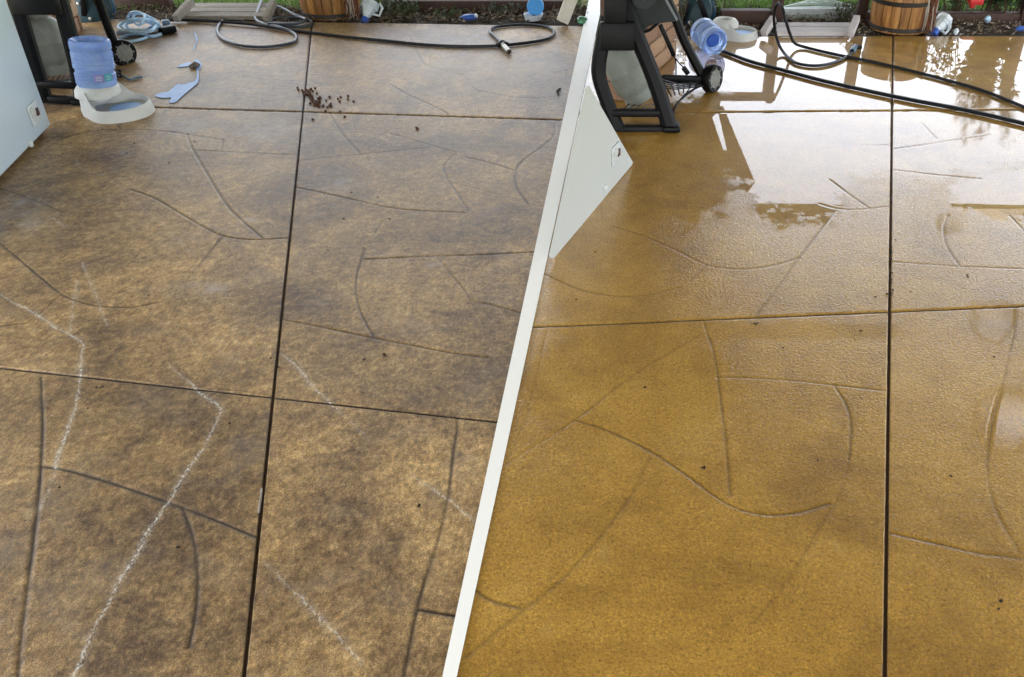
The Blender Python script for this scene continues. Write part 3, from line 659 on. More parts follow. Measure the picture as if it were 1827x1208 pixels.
for k in range(6): wires.append(([(1184 + 12 * k, 146, dR + .42), (1190 + 10 * k, 158, dR + .42), (1198 + 7 * k, 172 - 2 * k, dR + .38)], 0))
barbecue('black barbecue cart with round wheel standing on the wet floor', (dR, G(1272, 163).y), dict(
    footR=(1197, 232), legL=[((1084, 30), .07), ((1077, 66), .06), ((1069, 108), .05), ((1069, 138), .04), ((1083, 182), .02), ((1102, 228), 0)], legR=[((1092, -50), .14), ((1112, 0), .1), ((1132, 55), .07), ((1168, 144), .03), ((1194, 226), 0)], wl=.058, wr=.062,
    bars=[((1078, 10), (1118, 10), .13, 'front_panel'), ((1070, 64), (1132, 64), .11, 'lower_panel'), ((1092, 201), (1178, 201), .030, 'shelf_rail'), ((1096, 230), (1200, 230), .032, 'foot_rail')],
    rear=[((1168, -40), .0), ((1198, 15), .0), ((1222, 75), 0), ((1258, 145), 0)], wrear=.040,
    arch=[(1118, -20), (1172, -20), (1186, 0), (1207, 38), (1190, 40), (1172, 42), (1155, 47), (1146, 58), (1132, 30)], badge=(1148, -6),
    axle=[((1180, 141), (1262, 143), .022)], wheel=(1270, 140), wax=(.76, -.64, .10), wrad=.066,
    wires=wires, hood=Vector((.42, 3.95, .80))))
gas_bottle('grey green gas bottle inside the barbecue on the wet floor', (1094, 82), (1136, 170), dR + .24, .078)
rh = thing('gas_regulator', V(1190, 72, dR + .34), 'black gas regulator hose hanging inside the wet floor barbecue', 'hose')
MB().bar(V(1178, 44, dR + .34), V(1203, 100, dR + .34), .020, .018, bev=.005).build('regulator_body', M['black'], rh)
MB().tube([V(*p, dR + .34) for p in smooth_line([(1203, 100), (1206, 112), (1206, 133)], 4)], .003, 6).build('hose_line', M['black'], rh)
MB().tube([V(*p, dR + .34) for p in smooth_line([(1204, 103), (1212, 113), (1221, 121)], 4)], .003, 6).build('hose_line', M['black'], rh)
MB().bar(V(1219, 120, dR + .34), V(1228, 132, dR + .34), .022, .02, bev=.005).build('clip', M['black'], rh)
MB().tube([V(*p, dR + .3) for p in smooth_line([(1142, 58), (1158, 54), (1168, 46), (1178, 38)], 5)], .007, 8).build('hose_line', M['black'], rh)

# ---------------------------------------------------------------- pet waterer
def bottle_profile(r, L):
    return [(r * .36, 0), (r * .40, .018), (r * .92, .05), (r, .065), (r * .985, .075), (r, .085), (r, L * .34), (r * .97, L * .35), (r, L * .36), (r, L * .42), (r * .93, L * .44), (r * .93, L * .50), (r, L * .52), (r, L * .60), (r * .97, L * .61), (r, L * .62), (r, L * .68), (r * .97, L * .69), (r, L * .70), (r, L * .78), (r * .96, L * .80), (r * .96, L * .83), (r, L * .85), (r, L * .95), (r * .96, L * .985), (r * .86, L), (r * .74, L - .006), (r * .6, L - .03), (0, L - .034)]
def feeder_bowl(root, c, toward, s=1.0):
    """low dish: a tower ring that takes the bottle at the back, a rounded drinking bowl in front"""
    d = Vector((toward[0], toward[1], 0)).normalized(); p = Vector((-d.y, d.x, 0)); N = 44
    def outline(k, grow, z):
        th = 2 * math.pi * k / N; x = math.cos(th); y = math.sin(th)
        q_ = min(1, max(0, (x + .45) / 1.0)); q_ = q_ * q_ * (3 - 2 * q_); w = .102 + .058 * q_
        L = .12 if x < 0 else .215
        pinch = 1 - .07 * math.exp(-((x + .05) / .25) ** 2)
        return c + d * (x * (L + grow) * s) + p * (y * (w + grow) * pinch * s) + Vector((0, 0, z * s))
    def zt(k):
        x = math.cos(2 * math.pi * k / N); t = min(1, max(0, (x + .1) / .35)); t = t * t * (3 - 2 * t); return .118 * (1 - t) + .054 * t
    rings = [[outline(k, .008, .0 if not (24 < k < 29) else .024) for k in range(N)], [outline(k, .004, .02 if not (24 < k < 29) else .034) for k in range(N)], [outline(k, -.004, zt(k) * .9) for k in range(N)], [outline(k, -.008, zt(k)) for k in range(N)], [outline(k, -.016, zt(k) - .002) for k in range(N)], [outline(k, -.024, max(.03, zt(k) - .03)) for k in range(N)], [outline(k, -.05, .022) for k in range(N)]]
    vs_ = [v for r_ in rings for v in r_]; fs = []
    for i in range(len(rings) - 1):
        for k in range(N): fs.append((i * N + k, i * N + (k + 1) % N, (i + 1) * N + (k + 1) % N, (i + 1) * N + k))
    fs.append(tuple((len(rings) - 1) * N + k for k in range(N)))
    o = MB().add(vs_, fs, True).build('bowl', M['feeder'], root)
    tw = c - d * .035 * s
    MB().lathe([(.102 * s, .085 * s), (.098 * s, .11 * s), (.080 * s, .132 * s), (.056 * s, .140 * s), (.05 * s, .13 * s), (.05 * s, .06 * s)], tw, (0, 0, 1), 40).build('bottle_socket', M['feeder'], root)
    MB().lathe([(0, .033 * s), (.072 * s, .033 * s)], c + d * .105 * s, (0, 0, 1), 30).build('water', M['spill'], root)
    return tw
bc = G(196, 199); dd = (G(268, 203) - G(178, 192)); 
fd = thing('water_feeder', bc, 'off white pet feeder bowl with upright clear blue bottle', 'pet feeder')
tw = feeder_bowl(fd, bc, (dd.x, dd.y), .93)
A = tw + Vector((0, 0, .066)); top = V(158, 66, tw.y + .02); ax = (top - A); Lb = ax.length * .97
MB().lathe(bottle_profile(.082, Lb), A, ax, 48).build('bottle', M['bottle'], fd)
axn = ax.normalized(); cdir = Vector((.35, -1, .12)); cdir = (cdir - axn * cdir.dot(axn)).normalized(); sdv = axn.cross(cdir)
for nm, a0_, a1_, m_ in (('printed_label', .05, .55, 'blue_label'), ('printed_label', .56, .98, 'teal_label')):
    vs_ = []; K = 8
    for zz_ in (.33, .46):
        for k in range(K + 1):
            an = a0_ + (a1_ - a0_) * k / K; vs_.append(A + axn * (Lb * zz_) + (cdir * math.cos(an) + sdv * math.sin(an)) * .0835)
    lab = MB().add(vs_, [(k, k + 1, K + 2 + k, K + 1 + k) for k in range(K)], True).build(nm, M[m_], fd)
    for rr_ in range(3):
        vs2 = []
        for zz_ in (.36 + .03 * rr_, .367 + .03 * rr_):
            for k in range(K + 1):
                an = a0_ + .08 + (a1_ - a0_ - .2 + .05 * (rr_ % 2)) * k / K; vs2.append(A + axn * (Lb * zz_) + (cdir * math.cos(an) + sdv * math.sin(an)) * .0842)
        MB().add(vs2, [(k, k + 1, K + 2 + k, K + 1 + k) for k in range(K)], True).build('print_line', M['jug'], lab)
# the same waterer taken apart on the wet floor
bc = G(1300, 66); fd = thing('water_feeder', bc, 'off white pet feeder bowl without its bottle at the wet floor edge', 'pet feeder')
feeder_bowl(fd, bc, (1, .05), .74)
B = V(1276, 76, G(1276, 98).y); r_ = .072
axb = Vector((-.27, .95, .08)).normalized()
bt = thing('water_bottle', G(1280, 102), 'clear blue water bottle tipped with its base towards the viewer', 'bottle')
pr = [(rr_, .24 - zz_) for rr_, zz_ in reversed(bottle_profile(r_, .24))]
MB().lathe(pr, B, axb, 48).build('bottle', M['bottle'], bt)
MB().lathe([(0, .010), (r_ * .42, .012), (r_ * .5, .018)], B - axb * -.012, axb, 30).build('bottle_base', M['bluecap'], bt)

# ---------------------------------------------------------------- hoses and cords
def cord(name, root, pts, r, m, n=7, sm=7):
    P = []
    for p in smooth_line([(x, y, (z if z is not None else 0)) for x, y, z in [(*q_, 0) if len(q_) == 2 else q_ for q_ in pts]], sm):
        P.append(G(p[0], p[1], r + .001 + max(0, p[2])))
    return MB().tube(P, r, n).build(name, M[m], root)
hl = thing('garden_hose', G(520, 60), 'blue grey garden hose coiled in loops near the timber ramp', 'hose')
cord('hose', hl, [(300, 36, .006), (345, 36, .006), (400, 39, .006), (455, 44, .004), (510, 53), (560, 59), (620, 66), (690, 73), (760, 80), (830, 83), (895, 81), (950, 75), (980, 68), (989, 58), (978, 49), (945, 44), (910, 45), (882, 49), (874, 56), (884, 66), (897, 77, .012)], .0085, 'rubber')
cord('hose', hl, [(470, -8, .05), (458, 22, .02), (456, 34, .012), (470, 42, .010), (500, 49, .013), (522, 58), (529, 66), (524, 75), (500, 81), (465, 84), (430, 81), (402, 72), (389, 60), (389, 48), (402, 33), (425, 20, .006), (450, 10, .01), (475, 7, .01), (500, 13, .01), (525, 26, .006), (545, 33), (556, 39), (552, 45), (530, 48), (500, 45), (482, 38, .006), (495, 32, .006), (530, 31, .006), (545, 35, .018), (530, 42, .02), (500, 43, .02), (478, 42, .02)], .0085, 'rubber_grey')
nz = thing('hose_nozzle', G(901, 84), 'small metal hose connector lying on the dirty floor', 'connector')
p0, p1 = G(893, 76, .016), G(908, 93, .014); axz = (p1 - p0); Ln = axz.length
MB().lathe([(.014, 0), (.016, .01), (.016, .03)], p0, axz, 20).build('collar', M['steelblue'], nz)
MB().lathe([(.024, .03), (.026, .036), (.026, .05), (.022, .055)], p0, axz, 20).build('grip_ring', M['black'], nz)
MB().lathe([(.014, .05), (.015, .08), (.016, Ln * .7), (.015, Ln), (.010, Ln), (.010, Ln * .8)], p0, axz, 20).build('tip', M['brass'], nz)
MB().bar(p0 + axz * .2 + Vector((-.03, 0, .004)), p0 + axz * .2 + Vector((.035, 0, .006)), .014, .01, bev=.003).build('lever', M['black'], nz)
hr = thing('garden_hose', G(1560, 110), 'black garden hose running across the wet floor', 'hose')
cord('hose', hr, [(1286, 90), (1302, 96), (1340, 110), (1400, 126), (1460, 142), (1520, 156), (1580, 169), (1640, 181), (1720, 196), (1800, 214), (1880, 234)], .0098, 'rubber', sm=6)
cord('hose', hr, [(1900, 222), (1827, 191), (1760, 164), (1700, 146), (1640, 130), (1590, 118), (1540, 107), (1490, 97), (1440, 85), (1418, 77, .02), (1410, 62, .09), (1403, 40, .17), (1397, 17, .23), (1390, 6, .25), (1384, 12, .23), (1381, 30, .17), (1383, 55, .09), (1390, 80, .03), (1402, 98), (1420, 112), (1445, 117), (1470, 116), (1495, 109), (1512, 100), (1521, 92, .01), (1527, 84, .02)], .0080, 'rubber', sm=6)
p0, p1 = G(1520, 92, .02), G(1530, 78, .03); axz = p1 - p0
MB().lathe([(.013, 0), (.016, .01), (.016, .05), (.011, .06), (.011, .09)], p0, axz, 20).build('end_fitting', M['steelblue'], hr)
MB().box(G(1529, 84, .015), .05, .03, .02, bev=.005).build('fitting_lever', M['black'], hr)

cc = thing('extension_cord', G(250, 55), 'pale blue cord coiled in a flat heap beside the patio edge', 'cord')
pts = []
for k in range(0, 120):
    an = k * .42; q_ = k / 120
    rx = 36 - 10 * abs(math.sin(k * .13)) ; ry = 13 - 4 * abs(math.sin(k * .13))
    pts.append((248 + rx * math.cos(an) + 3 * math.sin(k * .9), 46 + ry * math.sin(an) + 1.2 * math.cos(k * 1.3), .004 + .05 * q_ + .02 * max(0, -math.sin(an))))
cord('coil', cc, pts, .0078, 'palecord', 6, 3)
cord('coil', cc, [(228, 30, .06), (234, 23, .10), (248, 22, .11), (258, 30, .10), (250, 44, .07), (240, 40, .06), (238, 28, .09), (250, 24, .10), (275, 35, .07), (286, 46, .03)], .0078, 'palecord', 6, 5)
cord('lead', cc, [(208, 58), (235, 56), (260, 54), (278, 52), (290, 50)], .0085, 'palecord', 6)
cord('lead', cc, [(214, 68), (230, 62), (250, 60), (268, 65), (284, 62), (300, 54), (314, 50)], .0085, 'palecord', 6)
cord('lead', cc, [(226, 75), (245, 72), (262, 67)], .0085, 'palecord', 6)
MB().bar(G(258, 54, .02), G(280, 52, .02), .028, .026, (0, 0, 1), .006).build('plug', M['jug'], cc)
MB().bar(G(286, 56, .022), G(311, 50, .022), .05, .04, (0, 0, 1), .008).build('socket_block', M['black'], cc)
MB().bar(G(290, 44, .03), G(304, 43, .03), .03, .05, (0, 0, 1), .008).build('socket_block', M['steelblue'], cc)

# spilled water and small litter on the dirty floor
def flat(name, px, m, label, cat, z=.0025, th=.0012):
    px = [tuple(p) for p in smooth_line(list(px) + [px[0]], 3)][:-1]
    return tag(MB().prism([(G(x, y).x, G(x, y).y, z) for x, y in px], (0, 0, th)).build(name, M[m]), label, cat)
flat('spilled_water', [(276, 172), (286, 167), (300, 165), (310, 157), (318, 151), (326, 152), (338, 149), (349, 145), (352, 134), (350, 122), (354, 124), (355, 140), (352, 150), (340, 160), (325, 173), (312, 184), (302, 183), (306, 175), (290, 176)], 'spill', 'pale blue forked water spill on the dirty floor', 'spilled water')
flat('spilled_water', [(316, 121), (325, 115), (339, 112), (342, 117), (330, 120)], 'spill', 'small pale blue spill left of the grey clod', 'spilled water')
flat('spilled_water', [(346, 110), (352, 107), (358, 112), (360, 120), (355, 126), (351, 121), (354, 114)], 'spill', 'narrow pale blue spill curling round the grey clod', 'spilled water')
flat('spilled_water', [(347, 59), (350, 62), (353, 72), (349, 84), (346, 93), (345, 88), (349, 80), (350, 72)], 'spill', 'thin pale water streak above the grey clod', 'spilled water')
bm = bmesh.new(); bmesh.ops.create_icosphere(bm, subdivisions=3, radius=.024)
for v in bm.verts: v.co *= 1 + .3 * math.sin(v.co.x * 190 + 1) * math.cos(v.co.y * 160); v.co.z *= .6
cl = MB(); cl.add([v.co + G(347, 117, .01) for v in bm.verts], [[v.index for v in f.verts] for f in bm.faces], True); bm.free()
tag(cl.build('soil_clod', M['clod']), 'grey brown clod sitting in the pale blue spill', 'clod')
tr = thing('cable_scrap', G(215, 133), 'tangled dark cable scrap behind the blue bottle', 'scrap')
for k in range(5):
    MB().tube([G(206 + random.uniform(-3, 12), 126 + random.uniform(-2, 12), random.uniform(.004, .05)) for _ in range(6)], .005, 6).build('strand', M['black'], tr)
MB().tube([G(*p, .008) for p in smooth_line([(214, 132), (224, 138), (232, 142), (240, 139), (254, 137)], 4)], .006, 6).build('strand', M['steelblue'], tr)

# kibble
def pebble(name, r, m, seed, flatn=.75):
    rs = random.Random(seed); bm = bmesh.new(); bmesh.ops.create_icosphere(bm, subdivisions=2, radius=r)
    for v in bm.verts: v.co *= 1 + rs.uniform(-.16, .16); v.co.z *= flatn
    o = MB(); o.add([v.co.copy() for v in bm.verts], [[v.index for v in f.verts] for f in bm.faces], True); bm.free()
    o = o.build(name, M[m]); me = o.data; bpy.data.objects.remove(o); return me
km = [pebble('kibble', .0062, 'kibble', s) for s in range(3)]
spots = []
for _ in range(44):
    t_ = random.random(); spots.append((543 + t_ * 26 + random.gauss(0, 4), 160 + t_ * 25 + random.gauss(0, 4.5)))
spots += [(531, 156), (539, 161), (555, 158), (562, 157), (588, 173), (608, 173), (603, 176), (621, 171), (621, 177), (606, 181), (631, 181), (582, 179), (590, 185), (576, 189), (584, 191), (591, 190), (581, 198), (607, 199), (615, 208), (558, 213), (577, 188), (588, 188), (571, 176), (745, 229), (743, 228), (560, 187), (566, 187)]
for i, (x, y) in enumerate(spots):
    o = bpy.data.objects.new('kibble', km[i % 3]); COL.objects.link(o); o.location = G(x, y, .0045); o.rotation_euler = (random.random(), random.random(), random.random() * 6); o.scale = (1, random.uniform(.85, 1.1), 1)
    tag(o, 'small brown kibble pellet scattered on the dirty floor beside the joint', 'kibble', 'scattered kibble pellets')
# dark crumbs of soil and leaf
cm = [pebble('soil_crumb', .0036, 'crumb', 20 + s, .6) for s in range(3)]
def crumbs(pts, label, group, s0):
    for i, (x, y) in enumerate(pts):
        o = bpy.data.objects.new('soil_crumb', cm[i % 3]); COL.objects.link(o); o.location = G(x, y, .002); s = s0 * random.uniform(.75, 1.3)
        o.scale = (s * random.uniform(.8, 1.5), s, s * .7); o.rotation_euler = (0, 0, random.random() * 6); tag(o, label, 'crumb', group)
crumbs([(1342, 577), (1346, 577), (1352, 576), (1349, 578), (1399, 554), (1536, 590), (1397, 620), (1150, 691), (1152, 690), (1253, 834), (1257, 833), (1256, 836), (1696, 849), (1698, 850), (1726, 490), (1727, 493), (1625, 520), (1583, 524), (1562, 529), (1774, 636), (1786, 1072), (1782, 1086), (1459, 821), (1598, 427), (1062, 449), (1210, 333), (1028, 534)], 'dark crumb of soil on the clean wet floor', 'crumbs on the wet floor', .75)
crumbs([(1592 - (y - 420) * .01 + random.uniform(-2, 2), y) for y in (440, 451, 462, 478, 487, 498, 505, 516, 519, 523, 527)], 'dark crumb of soil lodged in the long joint of the wet floor', 'crumbs in the wet joint', .9)
crumbs([(172, 691), (179, 692), (183, 690), (410, 755), (318, 976), (106, 869), (688, 635), (685, 632), (650, 641), (748, 900), (747, 903), (112, 274), (302, 290), (240, 255), (695, 390), (583, 440), (627, 343), (613, 390), (585, 446), (674, 351), (720, 321), (347, 252), (226, 273), (265, 527), (503, 560), (496, 655), (483, 639)], 'dark crumb of soil on the dirty brown floor', 'crumbs on the dirty floor', .9)
MBs = MB().tube([G(467, 872, .004), G(465, 890, .006), G(461, 914, .004)], .0022, 6).build('straw_bit', M['timber']); tag(MBs, 'pale bit of straw lying in the long joint of the dirty floor', 'straw')
for i, pp in enumerate(([(1000, 158), (996, 160), (994, 163), (997, 168)],)):
    tag(MB().tube([G(*p, .004) for p in smooth_line(pp, 4)], .004, 6).build('dead_leaf', M['crumb']), 'curled dark leaf near the top of the white strip', 'leaf')

# ---------------------------------------------------------------- garden: timber ramps
def ramp_thing(label, pl_, pr_, plank_rows, gap_row, m, thick=.035, zz=.03, dark=None):
    root = thing('timber_ramp', G(*pl_[0]), label, 'ramp')
    for p in (pl_, pr_):
        MB().bar(G(*p[0], zz), G(*p[1], zz + .06), .036, .042, (0, 0, 1), .004).build('side_rail', M[m], root)
    for (xa, xb, ya, yb) in plank_rows:
        P0, P1, P2, P3 = G(xa, yb, zz), G(xb, yb, zz), G(xb + (1 if xb > 900 else 3), ya, zz + .01), G(xa + 3, ya, zz + .01)
        MB().prism([P0, P1, P2, P3], (0, 0, -.022)).build('plank', M[m], root)
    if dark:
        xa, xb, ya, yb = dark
        MB().prism([G(xa, yb, -.004), G(xb, yb, -.004), G(xb, ya, -.004), G(xa, ya, -.004)], (0, 0, -.01)).build('painted_shadow_gap', M['black'], root)  # black strip stands in for the shade under the ramp's edge
    return root
ramp_thing('weathered timber ramp beside the coiled hose', ((313, 34), (342, 2)), ((474, 36), (488, 4)), [(330, 474, 21.5, 28.5), (336, 478, 13, 20.5), (341, 482, 5, 12)], 30, 'timber', dark=(322, 472, 29, 36))
ramp_thing('pale timber step frame at the wet floor edge', ((1362, 60), (1380, 33)), ((1517, 61), (1529, 32)), [(1384, 1514, 48, 57), (1384, 1516, 40, 47)], 57, 'timber_white', dark=(1375, 1516, 58, 63))

# galvanised crate beyond the step
gc = thing('metal_crate', G(1460, 38), 'grey galvanised sheet frame on the grass behind the step', 'crate')
dg = G(1460, 39).y + .12
for k in range(4):
    y0, y1 = 15 + 6.2 * k, 20.6 + 6.2 * k
    MB().prism([V(1393, y0, dg), V(1523, y0, dg), V(1521, y1, dg), V(1396, y1, dg)], (0, .02, 0)).build('sheet', M['galv'], gc)
for (p, q_) in (((1392, 14), (1525, 13)), ((1400, 13), (1448, 1)), ((1448, 1), (1522, 11)), ((1470, -2), (1522, 12)), ((1425, 6), (1500, 8)), ((1470, -6), (1470, 4))):
    MB().bar(V(*p, dg + .1), V(*q_, dg + .14), .014, .014, (0, 0, 1)).build('frame_bar', M['galv_green'], gc)

# ---------------------------------------------------------------- low dark fence frame, sleepers, white post
fp = thing('garden_fence', G(1386, 40), 'low dark red brown timber fence frame behind the wet floor', 'fence')
for (x, yb, w) in ((1384, 42, .062), (1535, 34, .062), (1826, 38, .06)):
    b_ = G(x, yb); MB().box(b_ + Vector((0, 0, .20)), w, .05, .44, bev=.004).build('post', M['timber_dark'], fp)
b0 = G(1384, 42); b1 = G(1225, 42)
MB().box(((b0.x + b1.x) / 2, b0.y, .44), abs(b0.x - b1.x) + .09, .05, .04).build('top_rail', M['timber_dark'], fp)
def sleeper(label, xa, xb, yb, h_):
    a_, b_ = G(xa, yb), G(xb, yb); MBx = MB().bar(a_ + Vector((0, 0, h_ / 2 - .03)), b_ + Vector((0, 0, h_ / 2 - .03)), .07, h_, (0, 0, 1), .006)
    tag(MBx.build('sleeper', M['timber_dark']), label, 'sleeper')
sleeper('dark timber sleeper edging the bed behind the dirty floor', 690, 1018, 16, .085)
sleeper('dark timber sleeper between the hose reel and the fence post', 1284, 1372, 39, .10)
sleeper('dark timber sleeper edging the bed right of the barrel', 1664, 1860, 36, .075)
sleeper('dark timber sleeper between the fence post and the barrel', 1541, 1570, 36, .08)
sleeper('dark timber sleeper behind the blue cord heap', 190, 308, 12, .10)
wp = thing('leaning_post', G(1004, 46), 'cream painted post leaning by the white strip', 'post')
MB().bar(G(1003, 46, .0) + Vector((0, 0, .02)), V(1034, -40, G(1003, 46).y + .06), .072, .05, (0, -1, 0), .004).build('post', M['post_white'], wp)

# ---------------------------------------------------------------- barrels
def barrel(label, px, py, r, h_, hoops):
    c = G(px, py) + Vector((0, r, 0)); root = thing('barrel_planter', c, label, 'planter'); N = 20
    def rad(z): return r * (1 + .07 * math.sin(math.pi * (z / h_)) + .06 * z / h_)
    for k in range(N):
        a0_, a1_ = 2 * math.pi * k / N + .012, 2 * math.pi * (k + 1) / N - .012; vs_ = []
        zs = [0, h_ * .33, h_ * .66, h_]; jit = random.uniform(-.002, .002)
        for z in zs:
            for (an, rr_) in ((a0_, rad(z) + jit), ((a0_ + a1_) / 2, rad(z) + jit + .002), (a1_, rad(z) + jit), (a1_, rad(z) - .02), (a0_, rad(z) - .02)):
                vs_.append(c + Vector((math.cos(an) * rr_, math.sin(an) * rr_, z)))
        fs = [(i * 5 + k_, i * 5 + (k_ + 1) % 5, (i + 1) * 5 + (k_ + 1) % 5, (i + 1) * 5 + k_) for i in range(3) for k_ in range(5)] + [(0, 1, 2, 3, 4), (15, 16, 17, 18, 19)]
        MB().add(vs_, fs).build('stave', M['oak'], root)
    for z in hoops:
        MB().lathe([(rad(z - .012) + .003, z - .012), (rad(z) + .006, z - .010), (rad(z) + .006, z + .010), (rad(z + .012) + .003, z + .012)], c, (0, 0, 1), 40).build('hoop', M['hoop'], root)
    MB().lathe([(0, h_ - .03), (rad(h_) - .02, h_ - .03)], c, (0, 0, 1), 30).build('soil', M['soil'], root)
    return c
cb = barrel('oak barrel planter with hanging bark behind the dirty floor', 580, 37, .165, .26, (.022, .17))
cb2 = barrel('oak barrel planter with iron hoops at the wet floor edge', 1616, 63, .155, .26, (.022, .165))
def fibres(label, c, spread, n, z0, z1, seed):
    rs = random.Random(seed); root = thing('bark_fibres', c, label, 'bark'); 
    for i in range(n):
        x = c.x + rs.uniform(-spread, spread); y = c.y + rs.uniform(-.015, .015); P = []
        for k in range(5): P.append((x + rs.uniform(-.008, .008), y - .004 * k + rs.uniform(-.004, .004), z1 + (z0 - z1) * k / 4 * rs.uniform(.85, 1.0)))
        MB().tube(P, [.002, .004, .0045, .003, .0015], 5).build('strand', M['bark'] if i % 3 else M['litter_pale'], root)
fibres('shaggy red brown bark hanging beside the barrel and white jug', G(629, 37) + Vector((0, .02, 0)), .042, 34, .004, .24, 1)
fibres('shaggy bark strands hanging on the barrel by the wet floor', G(1652, 63) + Vector((0, .025, 0)), .036, 30, .004, .25, 2)

# ---------------------------------------------------------------- jugs, cups, toys in the bed
def jug(label, neck, base, dist, r):
    A, B = V(*neck, dist), V(*base, dist + .06); ax = (B - A); L = ax.length
    root = thing('milk_jug', A, label, 'jug')
    MB().lathe([(.018, 0), (.02, .02), (.03, .035), (r * .95, .09), (r, .11), (r, L * .6), (r * .94, L * .64), (r, L * .7), (r, L - .02), (r * .85, L), (0, L)], A, ax, 8).build('body', M['jug'], root, flat=True)
    MB().lathe([(0, -.022), (.023, -.022), (.023, .012), (.02, .014)], A, ax, 20).build('cap', M['bluecap'], root)
    axn_ = ax.normalized(); side = axn_.cross(Vector((0, -1, 0))).normalized()
    MB().tube([A + axn_ * .045 + side * .02, A + axn_ * .05 + side * (r + .015), A + axn_ * .10 + side * (r + .018), A + axn_ * .12 + side * r * .9], .008, 8).build('handle', M['jug'], root)
jug('milky plastic jug with blue cap in the bed behind the dirty floor', (652, 35), (662, 2), G(655, 38).y + .03, .055)
jug('milky plastic jug with blue cap beside the barrel by the wet floor', (1668, 57), (1686, 34), G(1670, 62).y + .04, .046)
bx = thing('plastic_tub', G(953, 39), 'bright blue lidded plastic tub in the garden bed', 'tub')
MB().lathe([(.045, 0), (.056, .035), (.053, .035), (.043, .006), (0, .006)], G(951, 39) + Vector((0, .05, .0)), (0, 0, 1), 28, 1.1).build('tub', M['jug'], bx)
MB().lathe([(0, .008), (.048, .008), (.052, 0), (.048, -.004), (0, -.004)], G(951, 39) + Vector((.012, .085, .068)), (-.05, -.9, .42), 28).build('lid', M['skyblue'], bx)
def lump(name, label, cat, px, py, r, m, sq=(1, 1, .8), cap=None):
    c = G(px, py) + Vector((0, r, r * sq[2] - .004)); root = thing(name, G(px, py), label, cat)
    bm = bmesh.new(); bmesh.ops.create_icosphere(bm, subdivisions=3, radius=r); rs = random.Random(px)
    ph = [rs.uniform(0, 6) for _ in range(3)]
    for v in bm.verts:
        v.co = Vector((v.co.x * sq[0], v.co.y * sq[1], v.co.z * sq[2])) * (1 + .12 * math.sin(v.co.x / r * 3 + ph[0]) * math.cos(v.co.y / r * 3 + ph[1]))
    o = MB(); o.add([v.co + c for v in bm.verts], [[v.index for v in f.verts] for f in bm.faces], True); bm.free(); o.build('body', M[m], root)
    if cap: MB().lathe([(r * .35, 0), (r * .4, r * .3), (0, r * .35)], c + Vector((r * sq[0] * .8, -r * .2, r * .3)), (1, -.3, .4), 14).build('cap', M[cap], root)
lump('plastic_bag', 'crumpled pale blue plastic bag in the bed', 'bag', 752, 18, .036, 'palecord', (1.3, 1, .8), 'palecord')
lump('shoe', 'small dark blue rubber shoe lying in the bed', 'shoe', 836, 38, .032, 'bluecap', (1.5, .8, .6), 'jug')
lump('ball', 'dull blue ball on the bed soil right of the barrel', 'ball', 1763, 41, .020, 'palecord', (1, 1, 1))
lump('small_bottle', 'little white bottle standing at the wet floor edge', 'bottle', 1706, 63, .014, 'jug', (1, 1, 1.4), 'jug')
lump('glass_jar', 'green glass jar beside the cream leaning post', 'jar', 1038, 44, .026, 'glassgreen', (1.1, 1, .9), 'glassgreen')
lump('toy_car', 'dark blue toy with white tip at the right bed edge', 'toy', 1822, 57, .022, 'bluecap', (1.4, .8, .7), 'jug')
rb = thing('toy_box', G(1735, 18), 'bright red plastic toy on the lawn', 'toy')
MB().box(V(1741, 1, 5.45), .085, .06, .045, bev=.012).build('body', M['red'], rb); MB().box(V(1735, 8, 5.46), .03, .03, .04, bev=.008).build('foot', M['red'], rb)

# hose reels
def reel(label, c, axis, r, depth):
    axis = Vector(axis).normalized(); root = thing('hose_reel', Vector((c.x, c.y, 0)), label, 'hose reel')
    f = MB().lathe([(0, .0), (r * .9, 0), (r, -.008), (r, -.022), (0, -.022)], c, axis, 40).build('front_disc', M['teal'], root)
    MB().lathe([(r * .80, -.022), (r * .78, -depth)], c, axis, 40).build('drum', M['teal_light'], root)
    MB().lathe([(0, -depth), (r, -depth), (r, -depth - .02), (0, -depth - .02)], c, axis, 40).build('back_disc', M['teal_light'], root)
    u = axis.orthogonal().normalized(); v = axis.cross(u)
    for k in range(4):
        an = .5 + k * math.pi / 2; MB().lathe([(.010, 0), (.010, .006), (.006, .011), (0, .012)], c + (u * math.cos(an) + v * math.sin(an)) * r * .62, axis, 14).build('bolt', M['bolt'], f)
    MB().bar(c + axis * .02 + Vector((.02, 0, r * .9)), Vector((c.x + .08, c.y - .02, .02)) + axis * .02, .03, .02, axis, .004).build('stand_bar', M['black'], root)
    MB().bar(c + axis * .02 + Vector((-.03, 0, r * .4)), Vector((c.x - .06, c.y, .01)) + axis * .02, .03, .02, axis, .004).build('stand_bar', M['black'], root)
cr = V(1238, 20, 5.35); reel('dark teal hose reel with bright bolts behind the tipped bottle', cr, (-.35, -1, .25), .105, .11)
cr = V(163, 12, 5.38); reel('dark teal hose reel behind the barbecue left of the cord heap', cr, (.35, -1, .25), .11, .1)

